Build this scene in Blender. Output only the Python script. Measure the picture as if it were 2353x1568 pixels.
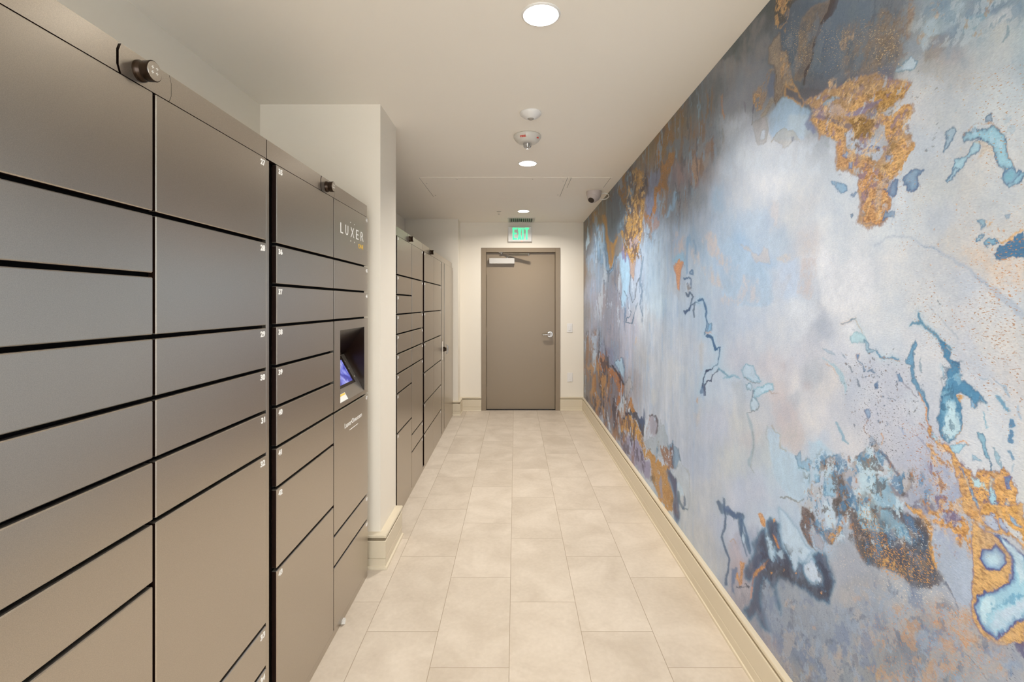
import bpy, bmesh, math, random
import numpy as np
from mathutils import Vector, Matrix

for o in list(bpy.data.objects):
    bpy.data.objects.remove(o, do_unlink=True)
SC = bpy.context.scene
COL = SC.collection
random.seed(7)

# ---------------------------------------------------------------- camera
F = 1095.0                      # focal length in pixels of the 2353 x 1568 frame
VX, VY = 1184.0, 698.5          # where the corridor's lines converge in that frame
CAM_H = 1.41
cam_d = bpy.data.cameras.new('camera')
cam = bpy.data.objects.new('camera', cam_d)
COL.objects.link(cam)
cam.location = (0, 0, CAM_H)
cam.rotation_euler = (math.radians(90), 0, 0)
cam_d.sensor_fit = 'HORIZONTAL'
cam_d.sensor_width = 36.0
cam_d.lens = 36.0 * F / 2353.0
cam_d.shift_x = (2353 / 2 - VX) / 2353.0
cam_d.shift_y = -(1568 / 2 - VY) / 2353.0
cam_d.clip_start = 0.02
SC.camera = cam

# ---------------------------------------------------------------- light and exposure
SC.view_settings.view_transform = 'Standard'
SC.view_settings.look = 'None'
SC.view_settings.gamma = 1.0
SC.view_settings.use_curve_mapping = False
SC.view_settings.exposure = 0.0
LAMP_W = {1.772: 14.5, 3.645: 27.0, 5.524: 22.0, -0.104: 13.5, -1.98: 8.0}   # ceiling downlights, by distance
LAMP_COL = (1.0, 0.95, 0.885)
world = bpy.data.worlds.new('world')
SC.world = world
world.use_nodes = True
world.node_tree.nodes['Background'].inputs[0].default_value = (0.93, 0.97, 1.0, 1)
world.node_tree.nodes['Background'].inputs[1].default_value = 7.5

# ---------------------------------------------------------------- dimensions (metres)
CEIL = 2.487
XL, XL2, XP, XR = -1.377, -1.40, -0.728, 0.903      # recess walls, piers, mural wall
YP0, YP1 = 2.572, 2.905                             # first pier
YQ = 6.04                                           # second pier's face
YB = 6.30                                           # end wall
YF = -2.6                                           # wall behind the camera

# ---------------------------------------------------------------- colours and materials
def lin(h):
    h = h.lstrip('#')
    out = []
    for i in (0, 2, 4):
        c = int(h[i:i+2], 16) / 255.0
        out.append(c / 12.92 if c <= 0.04045 else ((c + 0.055) / 1.055) ** 2.4)
    return out

def new_mat(name):
    m = bpy.data.materials.new(name)
    m.use_nodes = True
    nt = m.node_tree
    return m, nt, nt.nodes['Principled BSDF']

def N(nt, kind, **kw):
    n = nt.nodes.new(kind)
    for k, v in kw.items():
        setattr(n, k, v)
    return n

def plain(name, rgb, rough=0.5, metal=0.0, bump=0.0, scale=200.0, var=0.0, emit=None, es=0.0, spec=None):
    m, nt, b = new_mat(name)
    b.inputs['Base Color'].default_value = (*rgb, 1)
    b.inputs['Roughness'].default_value = rough
    b.inputs['Metallic'].default_value = metal
    if spec is not None:
        b.inputs['Specular IOR Level'].default_value = spec
    if emit:
        b.inputs['Emission Color'].default_value = (*emit, 1)
        b.inputs['Emission Strength'].default_value = es
    tc = N(nt, 'ShaderNodeTexCoord')
    nz = N(nt, 'ShaderNodeTexNoise')
    nz.inputs['Scale'].default_value = scale
    nz.inputs['Detail'].default_value = 3
    nt.links.new(tc.outputs['Object'], nz.inputs['Vector'])
    if bump:
        bp = N(nt, 'ShaderNodeBump')
        bp.inputs['Strength'].default_value = bump
        bp.inputs['Distance'].default_value = 0.001
        nt.links.new(nz.outputs['Fac'], bp.inputs['Height'])
        nt.links.new(bp.outputs['Normal'], b.inputs['Normal'])
    if var:
        mx = N(nt, 'ShaderNodeMix', data_type='RGBA')
        mx.inputs[6].default_value = (*[c * (1 - var) for c in rgb], 1)
        mx.inputs[7].default_value = (*[min(1, c * (1 + var)) for c in rgb], 1)
        nt.links.new(nz.outputs['Fac'], mx.inputs[0])
        nt.links.new(mx.outputs[2], b.inputs['Base Color'])
    return m

M_WALL = plain('wall_paint', (0.83, 0.77, 0.665), 0.55, bump=0.15, scale=260)
M_CEIL = plain('ceiling_paint', (0.955, 0.90, 0.805), 0.7, bump=0.1, scale=260)
M_TRIM = plain('trim_paint', (0.66, 0.58, 0.44), 0.35, bump=0.05, scale=120)
M_DOOR = plain('door_paint', (0.265, 0.205, 0.14), 0.38, bump=0.12, scale=300)
M_STEEL = plain('brushed_steel', (0.55, 0.53, 0.50), 0.36, metal=1.0, bump=0.1, scale=400)
M_ALU = plain('closer_paint', (0.52, 0.49, 0.45), 0.35, metal=0.3)
M_PLASTIC = plain('white_plastic', (0.80, 0.78, 0.75), 0.35)
M_IVORY = plain('ivory_plastic', (0.66, 0.63, 0.57), 0.4)
M_GREYP = plain('sensor_lens', (0.36, 0.33, 0.29), 0.25)
M_PINKW = plain('camera_shell', (0.58, 0.51, 0.48), 0.35)
M_DARK = plain('dark_recess', (0.012, 0.009, 0.007), 0.5)
M_BLACK = plain('black_gloss', (0.02, 0.012, 0.008), 0.15)
M_WHITEINK = plain('white_lettering', (0.92, 0.91, 0.88), 0.5, emit=None)
M_YELLOWINK = plain('amber_lettering', (0.80, 0.52, 0.10), 0.5)
M_REDINK = plain('red_lettering', (0.75, 0.08, 0.05), 0.5)
M_REDLED = plain('red_pilot_light', (0.9, 0.1, 0.05), 0.3, emit=(1, 0.12, 0.06), es=6)
M_GREEN = plain('exit_green', (0.05, 0.6, 0.3), 0.3, emit=lin('#5cf0a8'), es=1.0)
M_DIFF = plain('lit_diffuser', (0.9, 0.9, 0.9), 0.4, emit=(1.0, 0.95, 0.86), es=14.0)
M_SCREW = plain('screw_metal', (0.5, 0.47, 0.42), 0.3, metal=1.0)
M_PAPER = plain('paper_scrap', (0.86, 0.84, 0.80), 0.8)
M_CLEAR, _nt, _b = new_mat('clear_lens')
_b.inputs['Base Color'].default_value = (0.9, 0.9, 0.9, 1)
_b.inputs['Roughness'].default_value = 0.05
_b.inputs['Transmission Weight'].default_value = 0.85
_b.inputs['IOR'].default_value = 1.45

# dark bronze powder coat of the lockers
def locker_mat(name, base, rough, metal):
    m, nt, b = new_mat(name)
    tc = N(nt, 'ShaderNodeTexCoord')
    geo = N(nt, 'ShaderNodeNewGeometry')
    n1 = N(nt, 'ShaderNodeTexNoise'); n1.inputs['Scale'].default_value = 800; n1.inputs['Detail'].default_value = 2
    n2 = N(nt, 'ShaderNodeTexNoise'); n2.inputs['Scale'].default_value = 9; n2.inputs['Detail'].default_value = 4
    nt.links.new(geo.outputs['Position'], n1.inputs['Vector'])
    nt.links.new(geo.outputs['Position'], n2.inputs['Vector'])
    rp = N(nt, 'ShaderNodeValToRGB')          # fine metallic fleck of the powder coat
    e = rp.color_ramp.elements
    e[0].position = 0.33; e[0].color = (*[c * 0.92 for c in base], 1)
    e[1].position = 0.72; e[1].color = (*[min(1, c * 1.12) for c in base], 1)
    nt.links.new(n1.outputs['Fac'], rp.inputs[0])
    mr = N(nt, 'ShaderNodeMapRange')
    mr.inputs['To Min'].default_value = rough - 0.05; mr.inputs['To Max'].default_value = rough + 0.05
    nt.links.new(n2.outputs['Fac'], mr.inputs['Value'])
    b.inputs['Roughness'].default_value = rough
    nt.links.new(rp.outputs[0], b.inputs['Base Color'])
    b.inputs['Metallic'].default_value = metal
    return m
M_LOCK = locker_mat('bronze_powder_coat', (0.51, 0.46, 0.395), 0.30, 0.9)
M_CARC = plain('black_carcass', (0.004, 0.003, 0.0025), 0.7, spec=0.1)
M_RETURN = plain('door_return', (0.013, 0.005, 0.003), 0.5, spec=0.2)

# porcelain floor tiles, 305 x 609 mm, each course stepped by a third
def floor_mat():
    m, nt, b = new_mat('porcelain_tile')
    L = nt.links.new
    geo = N(nt, 'ShaderNodeNewGeometry')
    sep = N(nt, 'ShaderNodeSeparateXYZ'); L(geo.outputs['Position'], sep.inputs[0])
    def M(op, a, c=None, d=None):
        n = N(nt, 'ShaderNodeMath', operation=op)
        for i, v in enumerate((a, c, d)):
            if v is None: continue
            if isinstance(v, (int, float)): n.inputs[i].default_value = v
            else: L(v, n.inputs[i])
        return n.outputs[0]
    W, H = 0.3075, 0.609
    u = M('DIVIDE', M('ADD', sep.outputs[0], 0.024), W)
    ci = M('FLOOR', u)
    fu = M('FRACT', u)
    m3 = M('SUBTRACT', ci, M('MULTIPLY', M('FLOOR', M('DIVIDE', ci, 3.0)), 3.0))
    v = M('DIVIDE', M('ADD', M('SUBTRACT', sep.outputs[1], 2.252), M('MULTIPLY', m3, 0.203)), H)
    vi = M('FLOOR', v)
    fv = M('FRACT', v)
    eu = M('MULTIPLY', M('MINIMUM', fu, M('SUBTRACT', 1.0, fu)), W)
    ev = M('MULTIPLY', M('MINIMUM', fv, M('SUBTRACT', 1.0, fv)), H)
    e = M('MINIMUM', eu, ev)
    g = N(nt, 'ShaderNodeMapRange', interpolation_type='SMOOTHSTEP')
    g.inputs['From Min'].default_value = 0.0008; g.inputs['From Max'].default_value = 0.0018
    L(e, g.inputs['Value'])
    cmb = N(nt, 'ShaderNodeCombineXYZ'); L(ci, cmb.inputs[0]); L(vi, cmb.inputs[1])
    wn = N(nt, 'ShaderNodeTexWhiteNoise'); L(cmb.outputs[0], wn.inputs['Vector'])
    va = N(nt, 'ShaderNodeVectorMath', operation='SCALE'); L(wn.outputs['Color'], va.inputs[0]); va.inputs['Scale'].default_value = 9.0
    vb = N(nt, 'ShaderNodeVectorMath', operation='ADD'); L(geo.outputs['Position'], vb.inputs[0]); L(va.outputs[0], vb.inputs[1])
    cl = N(nt, 'ShaderNodeTexNoise'); cl.inputs['Scale'].default_value = 4.5; cl.inputs['Detail'].default_value = 6; cl.inputs['Roughness'].default_value = 0.55
    cl.inputs['Distortion'].default_value = 0.6
    L(vb.outputs[0], cl.inputs['Vector'])
    fine = N(nt, 'ShaderNodeTexNoise'); fine.inputs['Scale'].default_value = 55; fine.inputs['Detail'].default_value = 4
    L(vb.outputs[0], fine.inputs['Vector'])
    rp = N(nt, 'ShaderNodeValToRGB')
    rp.color_ramp.elements[0].position = 0.32; rp.color_ramp.elements[0].color = (0.49, 0.415, 0.33, 1)
    rp.color_ramp.elements[1].position = 0.68; rp.color_ramp.elements[1].color = (0.64, 0.56, 0.465, 1)
    mixf = M('ADD', M('MULTIPLY', cl.outputs['Fac'], 0.75), M('MULTIPLY', fine.outputs['Fac'], 0.25))
    tone = M('ADD', mixf, M('MULTIPLY', M('SUBTRACT', wn.outputs['Value'], 0.5), 0.13))
    L(tone, rp.inputs[0])
    mx = N(nt, 'ShaderNodeMix', data_type='RGBA')
    mx.inputs[6].default_value = (0.36, 0.29, 0.21, 1)
    L(g.outputs[0], mx.inputs[0]); L(rp.outputs[0], mx.inputs[7])
    L(mx.outputs[2], b.inputs['Base Color'])
    ro = N(nt, 'ShaderNodeMapRange'); ro.inputs['To Min'].default_value = 0.8; ro.inputs['To Max'].default_value = 0.42
    L(g.outputs[0], ro.inputs['Value']); L(ro.outputs[0], b.inputs['Roughness'])
    bp = N(nt, 'ShaderNodeBump'); bp.inputs['Strength'].default_value = 0.5; bp.inputs['Distance'].default_value = 0.0012
    L(g.outputs[0], bp.inputs['Height']); L(bp.outputs[0], b.inputs['Normal'])
    return m
M_FLOOR = floor_mat()

# ---------------------------------------------------------------- helpers
WL = {}                                    # world location of every parent
def obj(name, bm, mat, parent=None, smooth=False, origin=None):
    """link a bmesh (in world coordinates) as one mesh object, origin at its centre"""
    if isinstance(bm, bpy.types.Mesh):
        me = bm
    else:
        bmesh.ops.recalc_face_normals(bm, faces=bm.faces)
        me = bpy.data.meshes.new(name)
        bm.to_mesh(me); bm.free()
    co = np.empty(len(me.vertices) * 3, dtype=np.float64)
    me.vertices.foreach_get('co', co)
    co = co.reshape(-1, 3)
    c = (co.min(0) + co.max(0)) / 2 if origin is None else np.array(origin, dtype=float)
    me.vertices.foreach_set('co', (co - c).ravel())
    if smooth:
        me.shade_smooth()
        try:
            me.set_sharp_from_angle(angle=math.radians(38))
        except Exception:
            pass
    me.update()
    if mat: me.materials.append(mat)
    o = bpy.data.objects.new(name, me)
    COL.objects.link(o)
    w = Vector(c)
    WL[o.name] = w
    if parent:
        o.parent = parent
        o.location = w - WL[parent.name]
    else:
        o.location = w
    return o

def thing(name, label, cat, loc, group=None):
    o = bpy.data.objects.new(name, None)
    o.empty_display_size = 0.1
    COL.objects.link(o)
    o.location = loc
    WL[o.name] = Vector(loc)
    o['label'] = label; o['category'] = cat
    if group: o['group'] = group
    return o

def tag(o, label, cat, group=None):
    o['label'] = label; o['category'] = cat
    if group: o['group'] = group
    return o

def struct(o):
    o['kind'] = 'structure'
    return o

def add_box(bm, x0, x1, y0, y1, z0, z1, bev=0.0, seg=1):
    r = bmesh.ops.create_cube(bm, size=1.0)
    vs = r['verts']
    for v in vs:
        v.co = Vector(((x0 + x1) / 2 + v.co.x * (x1 - x0), (y0 + y1) / 2 + v.co.y * (y1 - y0), (z0 + z1) / 2 + v.co.z * (z1 - z0)))
    if bev:
        es = list({e for v in vs for e in v.link_edges})
        bmesh.ops.bevel(bm, geom=es, offset=bev, segments=seg, profile=0.5, affect='EDGES')
    return bm

def bx(x0, x1, y0, y1, z0, z1, bev=0.0, seg=1):
    return add_box(bmesh.new(), x0, x1, y0, y1, z0, z1, bev, seg)

def basis(axis):
    a = Vector(axis).normalized()
    t = Vector((0, 0, 1)) if abs(a.z) < 0.9 else Vector((0, 1, 0))
    u = a.cross(t).normalized()
    return a, u, a.cross(u).normalized()

def add_lathe(bm, origin, axis, prof, seg=32):
    """surface of revolution: prof = [(along axis, radius), ...]"""
    a, u, v = basis(axis)
    o = Vector(origin)
    rings = []
    for h, r in prof:
        if r < 1e-6:
            rings.append([bm.verts.new(o + a * h)])
        else:
            rings.append([bm.verts.new(o + a * h + (u * math.cos(t) + v * math.sin(t)) * r)
                          for t in [2 * math.pi * k / seg for k in range(seg)]])
    for A, B in zip(rings, rings[1:]):
        for k in range(seg):
            k2 = (k + 1) % seg
            if len(A) == 1 and len(B) == 1: continue
            if len(A) == 1: bm.faces.new((A[0], B[k], B[k2]))
            elif len(B) == 1: bm.faces.new((A[k], A[k2], B[0]))
            else: bm.faces.new((A[k], A[k2], B[k2], B[k]))
    for R in (rings[0], rings[-1]):
        if len(R) > 1:
            try: bm.faces.new(R)
            except Exception: pass
    return bm

def lathe(origin, axis, prof, seg=32):
    return add_lathe(bmesh.new(), origin, axis, prof, seg)

def add_tube(bm, pts, r, seg=10):
    pts = [Vector(p) for p in pts]
    rings = []
    for i, p in enumerate(pts):
        d = (pts[min(i + 1, len(pts) - 1)] - pts[max(i - 1, 0)]).normalized()
        a, u, v = basis(d)
        rr = r[i] if isinstance(r, (list, tuple)) else r
        if i and rings:
            # keep the frame from twisting
            ref = (rings[-1][0].co - pts[i - 1]).normalized()
            u = (ref - d * ref.dot(d)).normalized(); v = d.cross(u)
        rings.append([bm.verts.new(p + (u * math.cos(t) + v * math.sin(t)) * rr)
                      for t in [2 * math.pi * k / seg for k in range(seg)]])
    for A, B in zip(rings, rings[1:]):
        for k in range(seg):
            bm.faces.new((A[k], A[(k + 1) % seg], B[(k + 1) % seg], B[k]))
    bm.faces.new(rings[0]); bm.faces.new(rings[-1])
    return bm

def add_prism(bm, poly, d):
    """poly: list of 3D points of a planar outline; d: extrusion vector"""
    a = [bm.verts.new(Vector(p)) for p in poly]
    b = [bm.verts.new(Vector(p) + Vector(d)) for p in poly]
    bm.faces.new(a); bm.faces.new(list(reversed(b)))
    n = len(a)
    for i in range(n):
        bm.faces.new((a[i], b[i], b[(i + 1) % n], a[(i + 1) % n]))
    return bm

_txt = {}
def text_mesh(s, bold=0.0):
    key = (s, bold)
    if key in _txt: return _txt[key]
    cu = bpy.data.curves.new('lettering', 'FONT')
    cu.body = s; cu.size = 1.0; cu.offset = bold; cu.extrude = 0.004; cu.resolution_u = 3
    o = bpy.data.objects.new('lettering', cu)
    COL.objects.link(o)
    bpy.context.view_layer.update()
    dg = bpy.context.evaluated_depsgraph_get()
    me = bpy.data.meshes.new_from_object(o.evaluated_get(dg))
    co = np.empty(len(me.vertices) * 3); me.vertices.foreach_get('co', co); co = co.reshape(-1, 3)
    lo, hi = co.min(0), co.max(0)
    co[:, 0] = (co[:, 0] - lo[0]) / (hi[0] - lo[0])
    co[:, 1] = (co[:, 1] - lo[1]) / (hi[1] - lo[1])
    co[:, 2] = (co[:, 2] - lo[2]) / (hi[2] - lo[2])
    me.vertices.foreach_set('co', co.ravel())
    bpy.data.objects.remove(o, do_unlink=True)
    _txt[key] = me
    return me

def lettering(name, s, origin, xd, yd, w, h, mat, parent, bold=0.0, depth=0.0006):
    """text with its lower left corner at origin, xd / yd unit directions, w x h metres"""
    me = text_mesh(s, bold).copy()
    co = np.empty(len(me.vertices) * 3); me.vertices.foreach_get('co', co); co = co.reshape(-1, 3)
    X = np.array(xd, float); Y = np.array(yd, float); Zd = np.cross(X, Y)
    w3 = np.array(origin, float) + co[:, :1] * X * w + co[:, 1:2] * Y * h + co[:, 2:3] * Zd * depth
    me.vertices.foreach_set('co', w3.ravel())
    me.name = name
    return obj(name, me, mat, parent)

def sweep(path, prof):
    """sweep a skirting profile [(out, z)] along a plan polyline; out is to the right of travel"""
    bm = bmesh.new()
    P = [Vector((p[0], p[1])) for p in path]
    rows = []
    for i, p in enumerate(P):
        ns = []
        if i > 0: d = (P[i] - P[i - 1]).normalized(); ns.append(Vector((d.y, -d.x)))
        if i < len(P) - 1: d = (P[i + 1] - P[i]).normalized(); ns.append(Vector((d.y, -d.x)))
        n = ns[0] if len(ns) == 1 else (ns[0] + ns[1]) / (1 + ns[0].dot(ns[1]))
        rows.append([bm.verts.new((p.x + n.x * o, p.y + n.y * o, z)) for o, z in prof])
    for A, B in zip(rows, rows[1:]):
        for k in range(len(prof)):
            k2 = (k + 1) % len(prof)
            bm.faces.new((A[k], A[k2], B[k2], B[k]))
    bm.faces.new(rows[0]); bm.faces.new(list(reversed(rows[-1])))
    return bm

# ================================================================ the setting
struct(obj('floor', bx(XL2 - 0.3, XR + 0.3, YF - 0.2, YB + 0.3, -0.10, 0.0), M_FLOOR))
struct(obj('ceiling', bx(XL2 - 0.3, XR + 0.3, YF - 0.2, YB + 0.3, CEIL, CEIL + 0.1), M_CEIL))
# left wall: near recess, pier, far recess, second pier, as one folded wall
bm = bmesh.new()
add_prism(bm, [(x, y, 0) for x, y in [(XL - 0.25, YF - 0.1), (XL, YF - 0.1), (XL, YP0), (XP, YP0), (XP, YP1), (XL2, YP1), (XL2, YQ), (XP, YQ), (XP, YB + 0.1), (XL - 0.25, YB + 0.1)]], (0, 0, CEIL))
struct(obj('wall_left', bm, M_WALL))
struct(obj('wall_right', bx(XR + 0.003, XR + 0.2, YF - 0.1, YB + 0.1, 0, CEIL), M_WALL))
# wall behind the camera, with a wide opening added to let daylight fill the corridor
bm = bmesh.new()
add_prism(bm, [(XL - .2, YF, 0), (-1.15, YF, 0), (-1.15, YF, 2.3), (0.72, YF, 2.3), (0.72, YF, 0), (XR + .2, YF, 0), (XR + .2, YF, CEIL), (XL - .2, YF, CEIL)], (0, -0.15, 0))
struct(obj('wall_front', bm, M_WALL))
# end wall with the doorway
DX0, DX1, DZ = -0.447 + 0.0, 0.593, 2.150           # outer edge of the door frame
OX0, OX1, OZ = DX0 + 0.062, DX1 - 0.062, DZ - 0.058 # opening
bm = bmesh.new()
add_prism(bm, [(XP - 0.02, YB, 0), (OX0 - 0.02, YB, 0), (OX0 - 0.02, YB, OZ + 0.02), (OX1 + 0.02, YB, OZ + 0.02), (OX1 + 0.02, YB, 0), (XR + 0.02, YB, 0), (XR + 0.02, YB, CEIL), (XP - 0.02, YB, CEIL)], (0, 0.12, 0))
struct(obj('wall_back', bm, M_WALL))

def profile(s):
    return [(o * s, z) for o, z in [(0, 0.180), (0.92, 0.180), (1.0, 0.176), (1.0, 0.166), (0.90, 0.1635), (0.20, 0.1625), (0.15, 0.149),
            (0.86, 0.147), (0.92, 0.144), (0.92, 0.0575), (0.84, 0.0565), (0.84, 0.0535), (0.92, 0.0525), (0.92, 0.014), (1.12, 0.011), (1.16, 0.004), (1.16, 0), (0, 0)]]
struct(obj('baseboard_left', sweep([(XL + 0.02, YP0), (XP, YP0), (XP, YP1)], profile(0.042)), M_TRIM))
struct(obj('baseboard_back', sweep([(XL2 + 0.02, YQ), (XP, YQ), (XP, YB), (DX0, YB)], profile(0.036)), M_TRIM))
struct(obj('baseboard_right', sweep([(DX1, YB), (XR, YB), (XR, YF)], profile(0.021)), M_TRIM))

# ---------------------------------------------------------------- door_1
d = bpy.data.objects.new('door_1', None); COL.objects.link(d); d.location = ((DX0 + DX1) / 2, YB, 0); WL[d.name] = d.location.copy()
d['kind'] = 'structure'; d['label'] = 'taupe painted door with lever handle at the end of the corridor'
bm = bmesh.new()
f0 = YB - 0.012
for a, b_ in ((DX0, OX0), (OX1, DX1)):
    add_box(bm, a, b_, f0, YB + 0.115, 0.0, DZ, 0.0015)
add_box(bm, OX0, OX1, f0, YB + 0.115, OZ, DZ, 0.0015)
# stop strips
add_box(bm, OX0 - 0.001, OX0 + 0.010, YB + 0.079, YB + 0.115, 0, OZ + 0.001)
add_box(bm, OX1 - 0.010, OX1 + 0.001, YB + 0.079, YB + 0.115, 0, OZ + 0.001)
add_box(bm, OX0, OX1, YB + 0.079, YB + 0.115, OZ - 0.010, OZ + 0.001)
obj('door_frame', bm, M_DOOR, d)
LY = YB + 0.040
leaf = obj('door_leaf', bx(OX0 + 0.004, OX1 - 0.004, LY, LY + 0.037, 0.008, OZ - 0.004, 0.001), M_DOOR, d)
obj('threshold', bx(OX0, OX1, YB + 0.012, YB + 0.115, 0.0, 0.006, 0.002), M_DARK, d)
# lever handle on a round rose
hx, hz = (1263.8 - VX) / F * LY, CAM_H - (768.5 - VY) / F * LY
lh = obj('door_handle', lathe((hx, LY, hz), (0, -1, 0), [(0, 0.041), (0.006, 0.041), (0.010, 0.038), (0.011, 0.022), (0.034, 0.020), (0.060, 0.018), (0.064, 0.015), (0.064, 0)], 32), M_STEEL, d, smooth=True)
bm = bmesh.new()
add_tube(bm, [(hx + 0.004, LY - 0.052, hz), (hx - 0.02, LY - 0.056, hz), (hx - 0.06, LY - 0.058, hz - 0.002), (hx - 0.098, LY - 0.056, hz - 0.004), (hx - 0.104, LY - 0.045, hz - 0.004)], [0.014, 0.0145, 0.013, 0.0115, 0.008], 12)
obj('lever', bm, M_STEEL, lh, smooth=True)
# closer with folding arm
cx0, cx1 = (1124.6 - VX) / F * LY, (1182.4 - VX) / F * LY
cz0, cz1 = CAM_H + (VY - 606.5) / F * (LY - .03), CAM_H + (VY - 593.5) / F * (LY - .03)
dc = obj('door_closer', bx(cx0, cx1, LY - 0.062, LY, cz0, cz1, 0.004, 2), M_ALU, d)
bm = bmesh.new()
jx = cx0 + 0.235
add_lathe(bm, (jx, LY - 0.035, cz1 - 0.002), (0, 0, 1), [(0, 0.012), (0.022, 0.012), (0.022, 0)], 16)
ax, az = (1214.5 - VX) / F * (LY - .13), CAM_H + (VY - 586.8) / F * (LY - .13)
add_tube(bm, [(jx, LY - 0.035, cz1 + 0.014), (jx + 0.03, LY - 0.06, cz1 + 0.03), (jx + 0.1, LY - 0.10, az + 0.004), (ax, LY - 0.15, az)], 0.0105, 8)
sx = (1152.5 - VX) / F * LY
sz = OZ - 0.012
add_tube(bm, [(ax, LY - 0.15, az + 0.012), (sx + 0.02, LY - 0.035, sz + 0.0), (sx, LY - 0.03, sz)], 0.0095, 8)
add_lathe(bm, (ax, LY - 0.15, az - 0.008), (0, 0, 1), [(0, 0.010), (0.028, 0.010), (0.028, 0)], 12)
add_lathe(bm, (sx, LY - 0.03, sz - 0.014), (0, 0, 1), [(0, 0.018), (0.030, 0.018), (0.030, 0)], 12)
add_box(bm, sx - 0.035, sx + 0.015, LY - 0.045, LY + 0.03, sz + 0.008, OZ + 0.001)
obj('closer_arm', bm, M_STEEL, dc, smooth=True)
for k, z in enumerate((0.25, 1.05, 1.85)):
    obj('hinge', lathe((OX0 + 0.001, LY - 0.002, z - 0.055), (0, 0, 1), [(0, 0), (0, 0.004), (0.11, 0.004), (0.11, 0)], 10), M_DOOR, d, smooth=True)

# ---------------------------------------------------------------- exit sign
ex, ez, ey = 0.0605, 2.326, YB
es = thing('exit_sign', 'white rectangular sign with lit green EXIT letters above the door', 'sign', (ex, YB, ez - 0.10))
obj('sign_housing', bx(ex - 0.156, ex + 0.156, YB - 0.045, YB, ez - 0.099, ez + 0.099, 0.008, 3), M_PLASTIC, es)
bm = bmesh.new()
yf = YB - 0.0455
zb, zt = ez - 0.075, ez + 0.083
def zx(z): return ex - 0.154 + (z - 1163) / 257.0 * 0.312      # place along the sign's face
def bar(x0, x1, z0, z1): add_box(bm, x0, x1, yf - 0.002, yf + 0.001, z0, z1)
s = 0.022; hgt = zt - zb
a, b_ = zx(1211), zx(1260)
bar(a, a + s, zb, zt); bar(a, b_, zt - s, zt); bar(a, b_ - 0.005, (zb + zt) / 2 - s / 2 + .004, (zb + zt) / 2 + s / 2 + .002); bar(a, b_, zb, zb + s)
a, b_ = zx(1264), zx(1310)
add_prism(bm, [(a, yf, zb), (a + 0.024, yf, zb), (b_, yf, zt), (b_ - 0.024, yf, zt)], (0, -0.002, 0))
add_prism(bm, [(b_ - 0.024, yf - .0003, zb), (b_, yf - .0003, zb), (a + 0.024, yf - .0003, zt), (a, yf - .0003, zt)], (0, -0.002, 0))
a = zx(1313); bar(a, a + s, zb, zt)
a, b_ = zx(1338), zx(1390)
bar(a, b_, zt - s, zt); bar((a + b_) / 2 - s / 2, (a + b_) / 2 + s / 2, zb, zt)
obj('exit_lettering', bm, M_GREEN, es)
obj('pilot_light', lathe((zx(1310), YB - 0.044, ez - 0.0955), (0, -1, 0), [(0, 0.004), (0.003, 0.004), (0.005, 0)], 12), M_REDLED, es)

# ---------------------------------------------------------------- wall plates
wx = (1309 - VX) / F * YB
sw = thing('light_switch', 'white rocker light switch plate right of the door', 'light switch', (wx, YB, 1.03))
obj('plate', bx(wx - 0.036, wx + 0.036, YB - 0.006, YB, 1.032, 1.150, 0.003, 2), M_PLASTIC, sw)
obj('rocker', bx(wx - 0.0165, wx + 0.0165, YB - 0.011, YB - 0.004, 1.058, 1.124, 0.002, 2), M_PLASTIC, sw)
bp_ = thing('blank_outlet_plate', 'plain white cover plate low on the wall below the light switch', 'cover plate', (wx + 0.003, YB, 0.38))
obj('plate', bx(wx - 0.033, wx + 0.039, YB - 0.006, YB, 0.380, 0.498, 0.003, 2), M_PLASTIC, bp_)
for z in (0.408, 0.470):
    obj('screw', lathe((wx + 0.003, YB - 0.0055, z), (0, -1, 0), [(0, 0.0035), (0.0012, 0.003), (0.0012, 0)], 12), M_IVORY, bp_)

# ---------------------------------------------------------------- ceiling downlights
first = None
DL = [(1.772, 'large round glowing downlight nearest the camera on the ceiling'),
      (3.645, 'middle round glowing downlight, just in front of the ceiling access panel'),
      (5.524, 'smallest round glowing downlight, beside the air vent near the door'),
      (-0.104, 'round glowing downlight overhead, behind the nearest one in view'),
      (-1.98, 'round glowing downlight by the wall at the near end of the corridor')]
for y, lab in DL:
    if first is None:
        t = thing('recessed_downlight', lab, 'ceiling light', (0.0955, y, CEIL), 'round downlights in a row along the ceiling')
        obj('trim_ring', lathe((0.0955, y, CEIL), (0, 0, -1), [(0, 0.073), (0.002, 0.073), (0.005, 0.070), (0.006, 0.066), (0.003, 0.064), (0, 0.064)], 48), M_PLASTIC, t, smooth=True)
        obj('diffuser', lathe((0.0955, y, CEIL - 0.001), (0, 0, -1), [(0, 0.0645), (0.0045, 0.063), (0.006, 0.03), (0.006, 0)], 48), M_DIFF, t)
        first = t
    else:
        t = first.copy(); COL.objects.link(t); t.location = (0.0955, y, CEIL); t['label'] = lab
        for ch in list(first.children):
            c = ch.copy(); COL.objects.link(c); c.parent = t
    ld = bpy.data.lights.new('downlight_beam', 'AREA')
    ld.shape = 'DISK'; ld.size = 0.125; ld.energy = LAMP_W[y]; ld.color = LAMP_COL
    lo = bpy.data.objects.new('downlight_beam', ld); COL.objects.link(lo)
    lo.location = (0.0955, y, CEIL - 0.012)
    ld.spread = math.radians({3.645: 145, 5.524: 160}.get(y, 132))
    lo.visible_glossy = False

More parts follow.
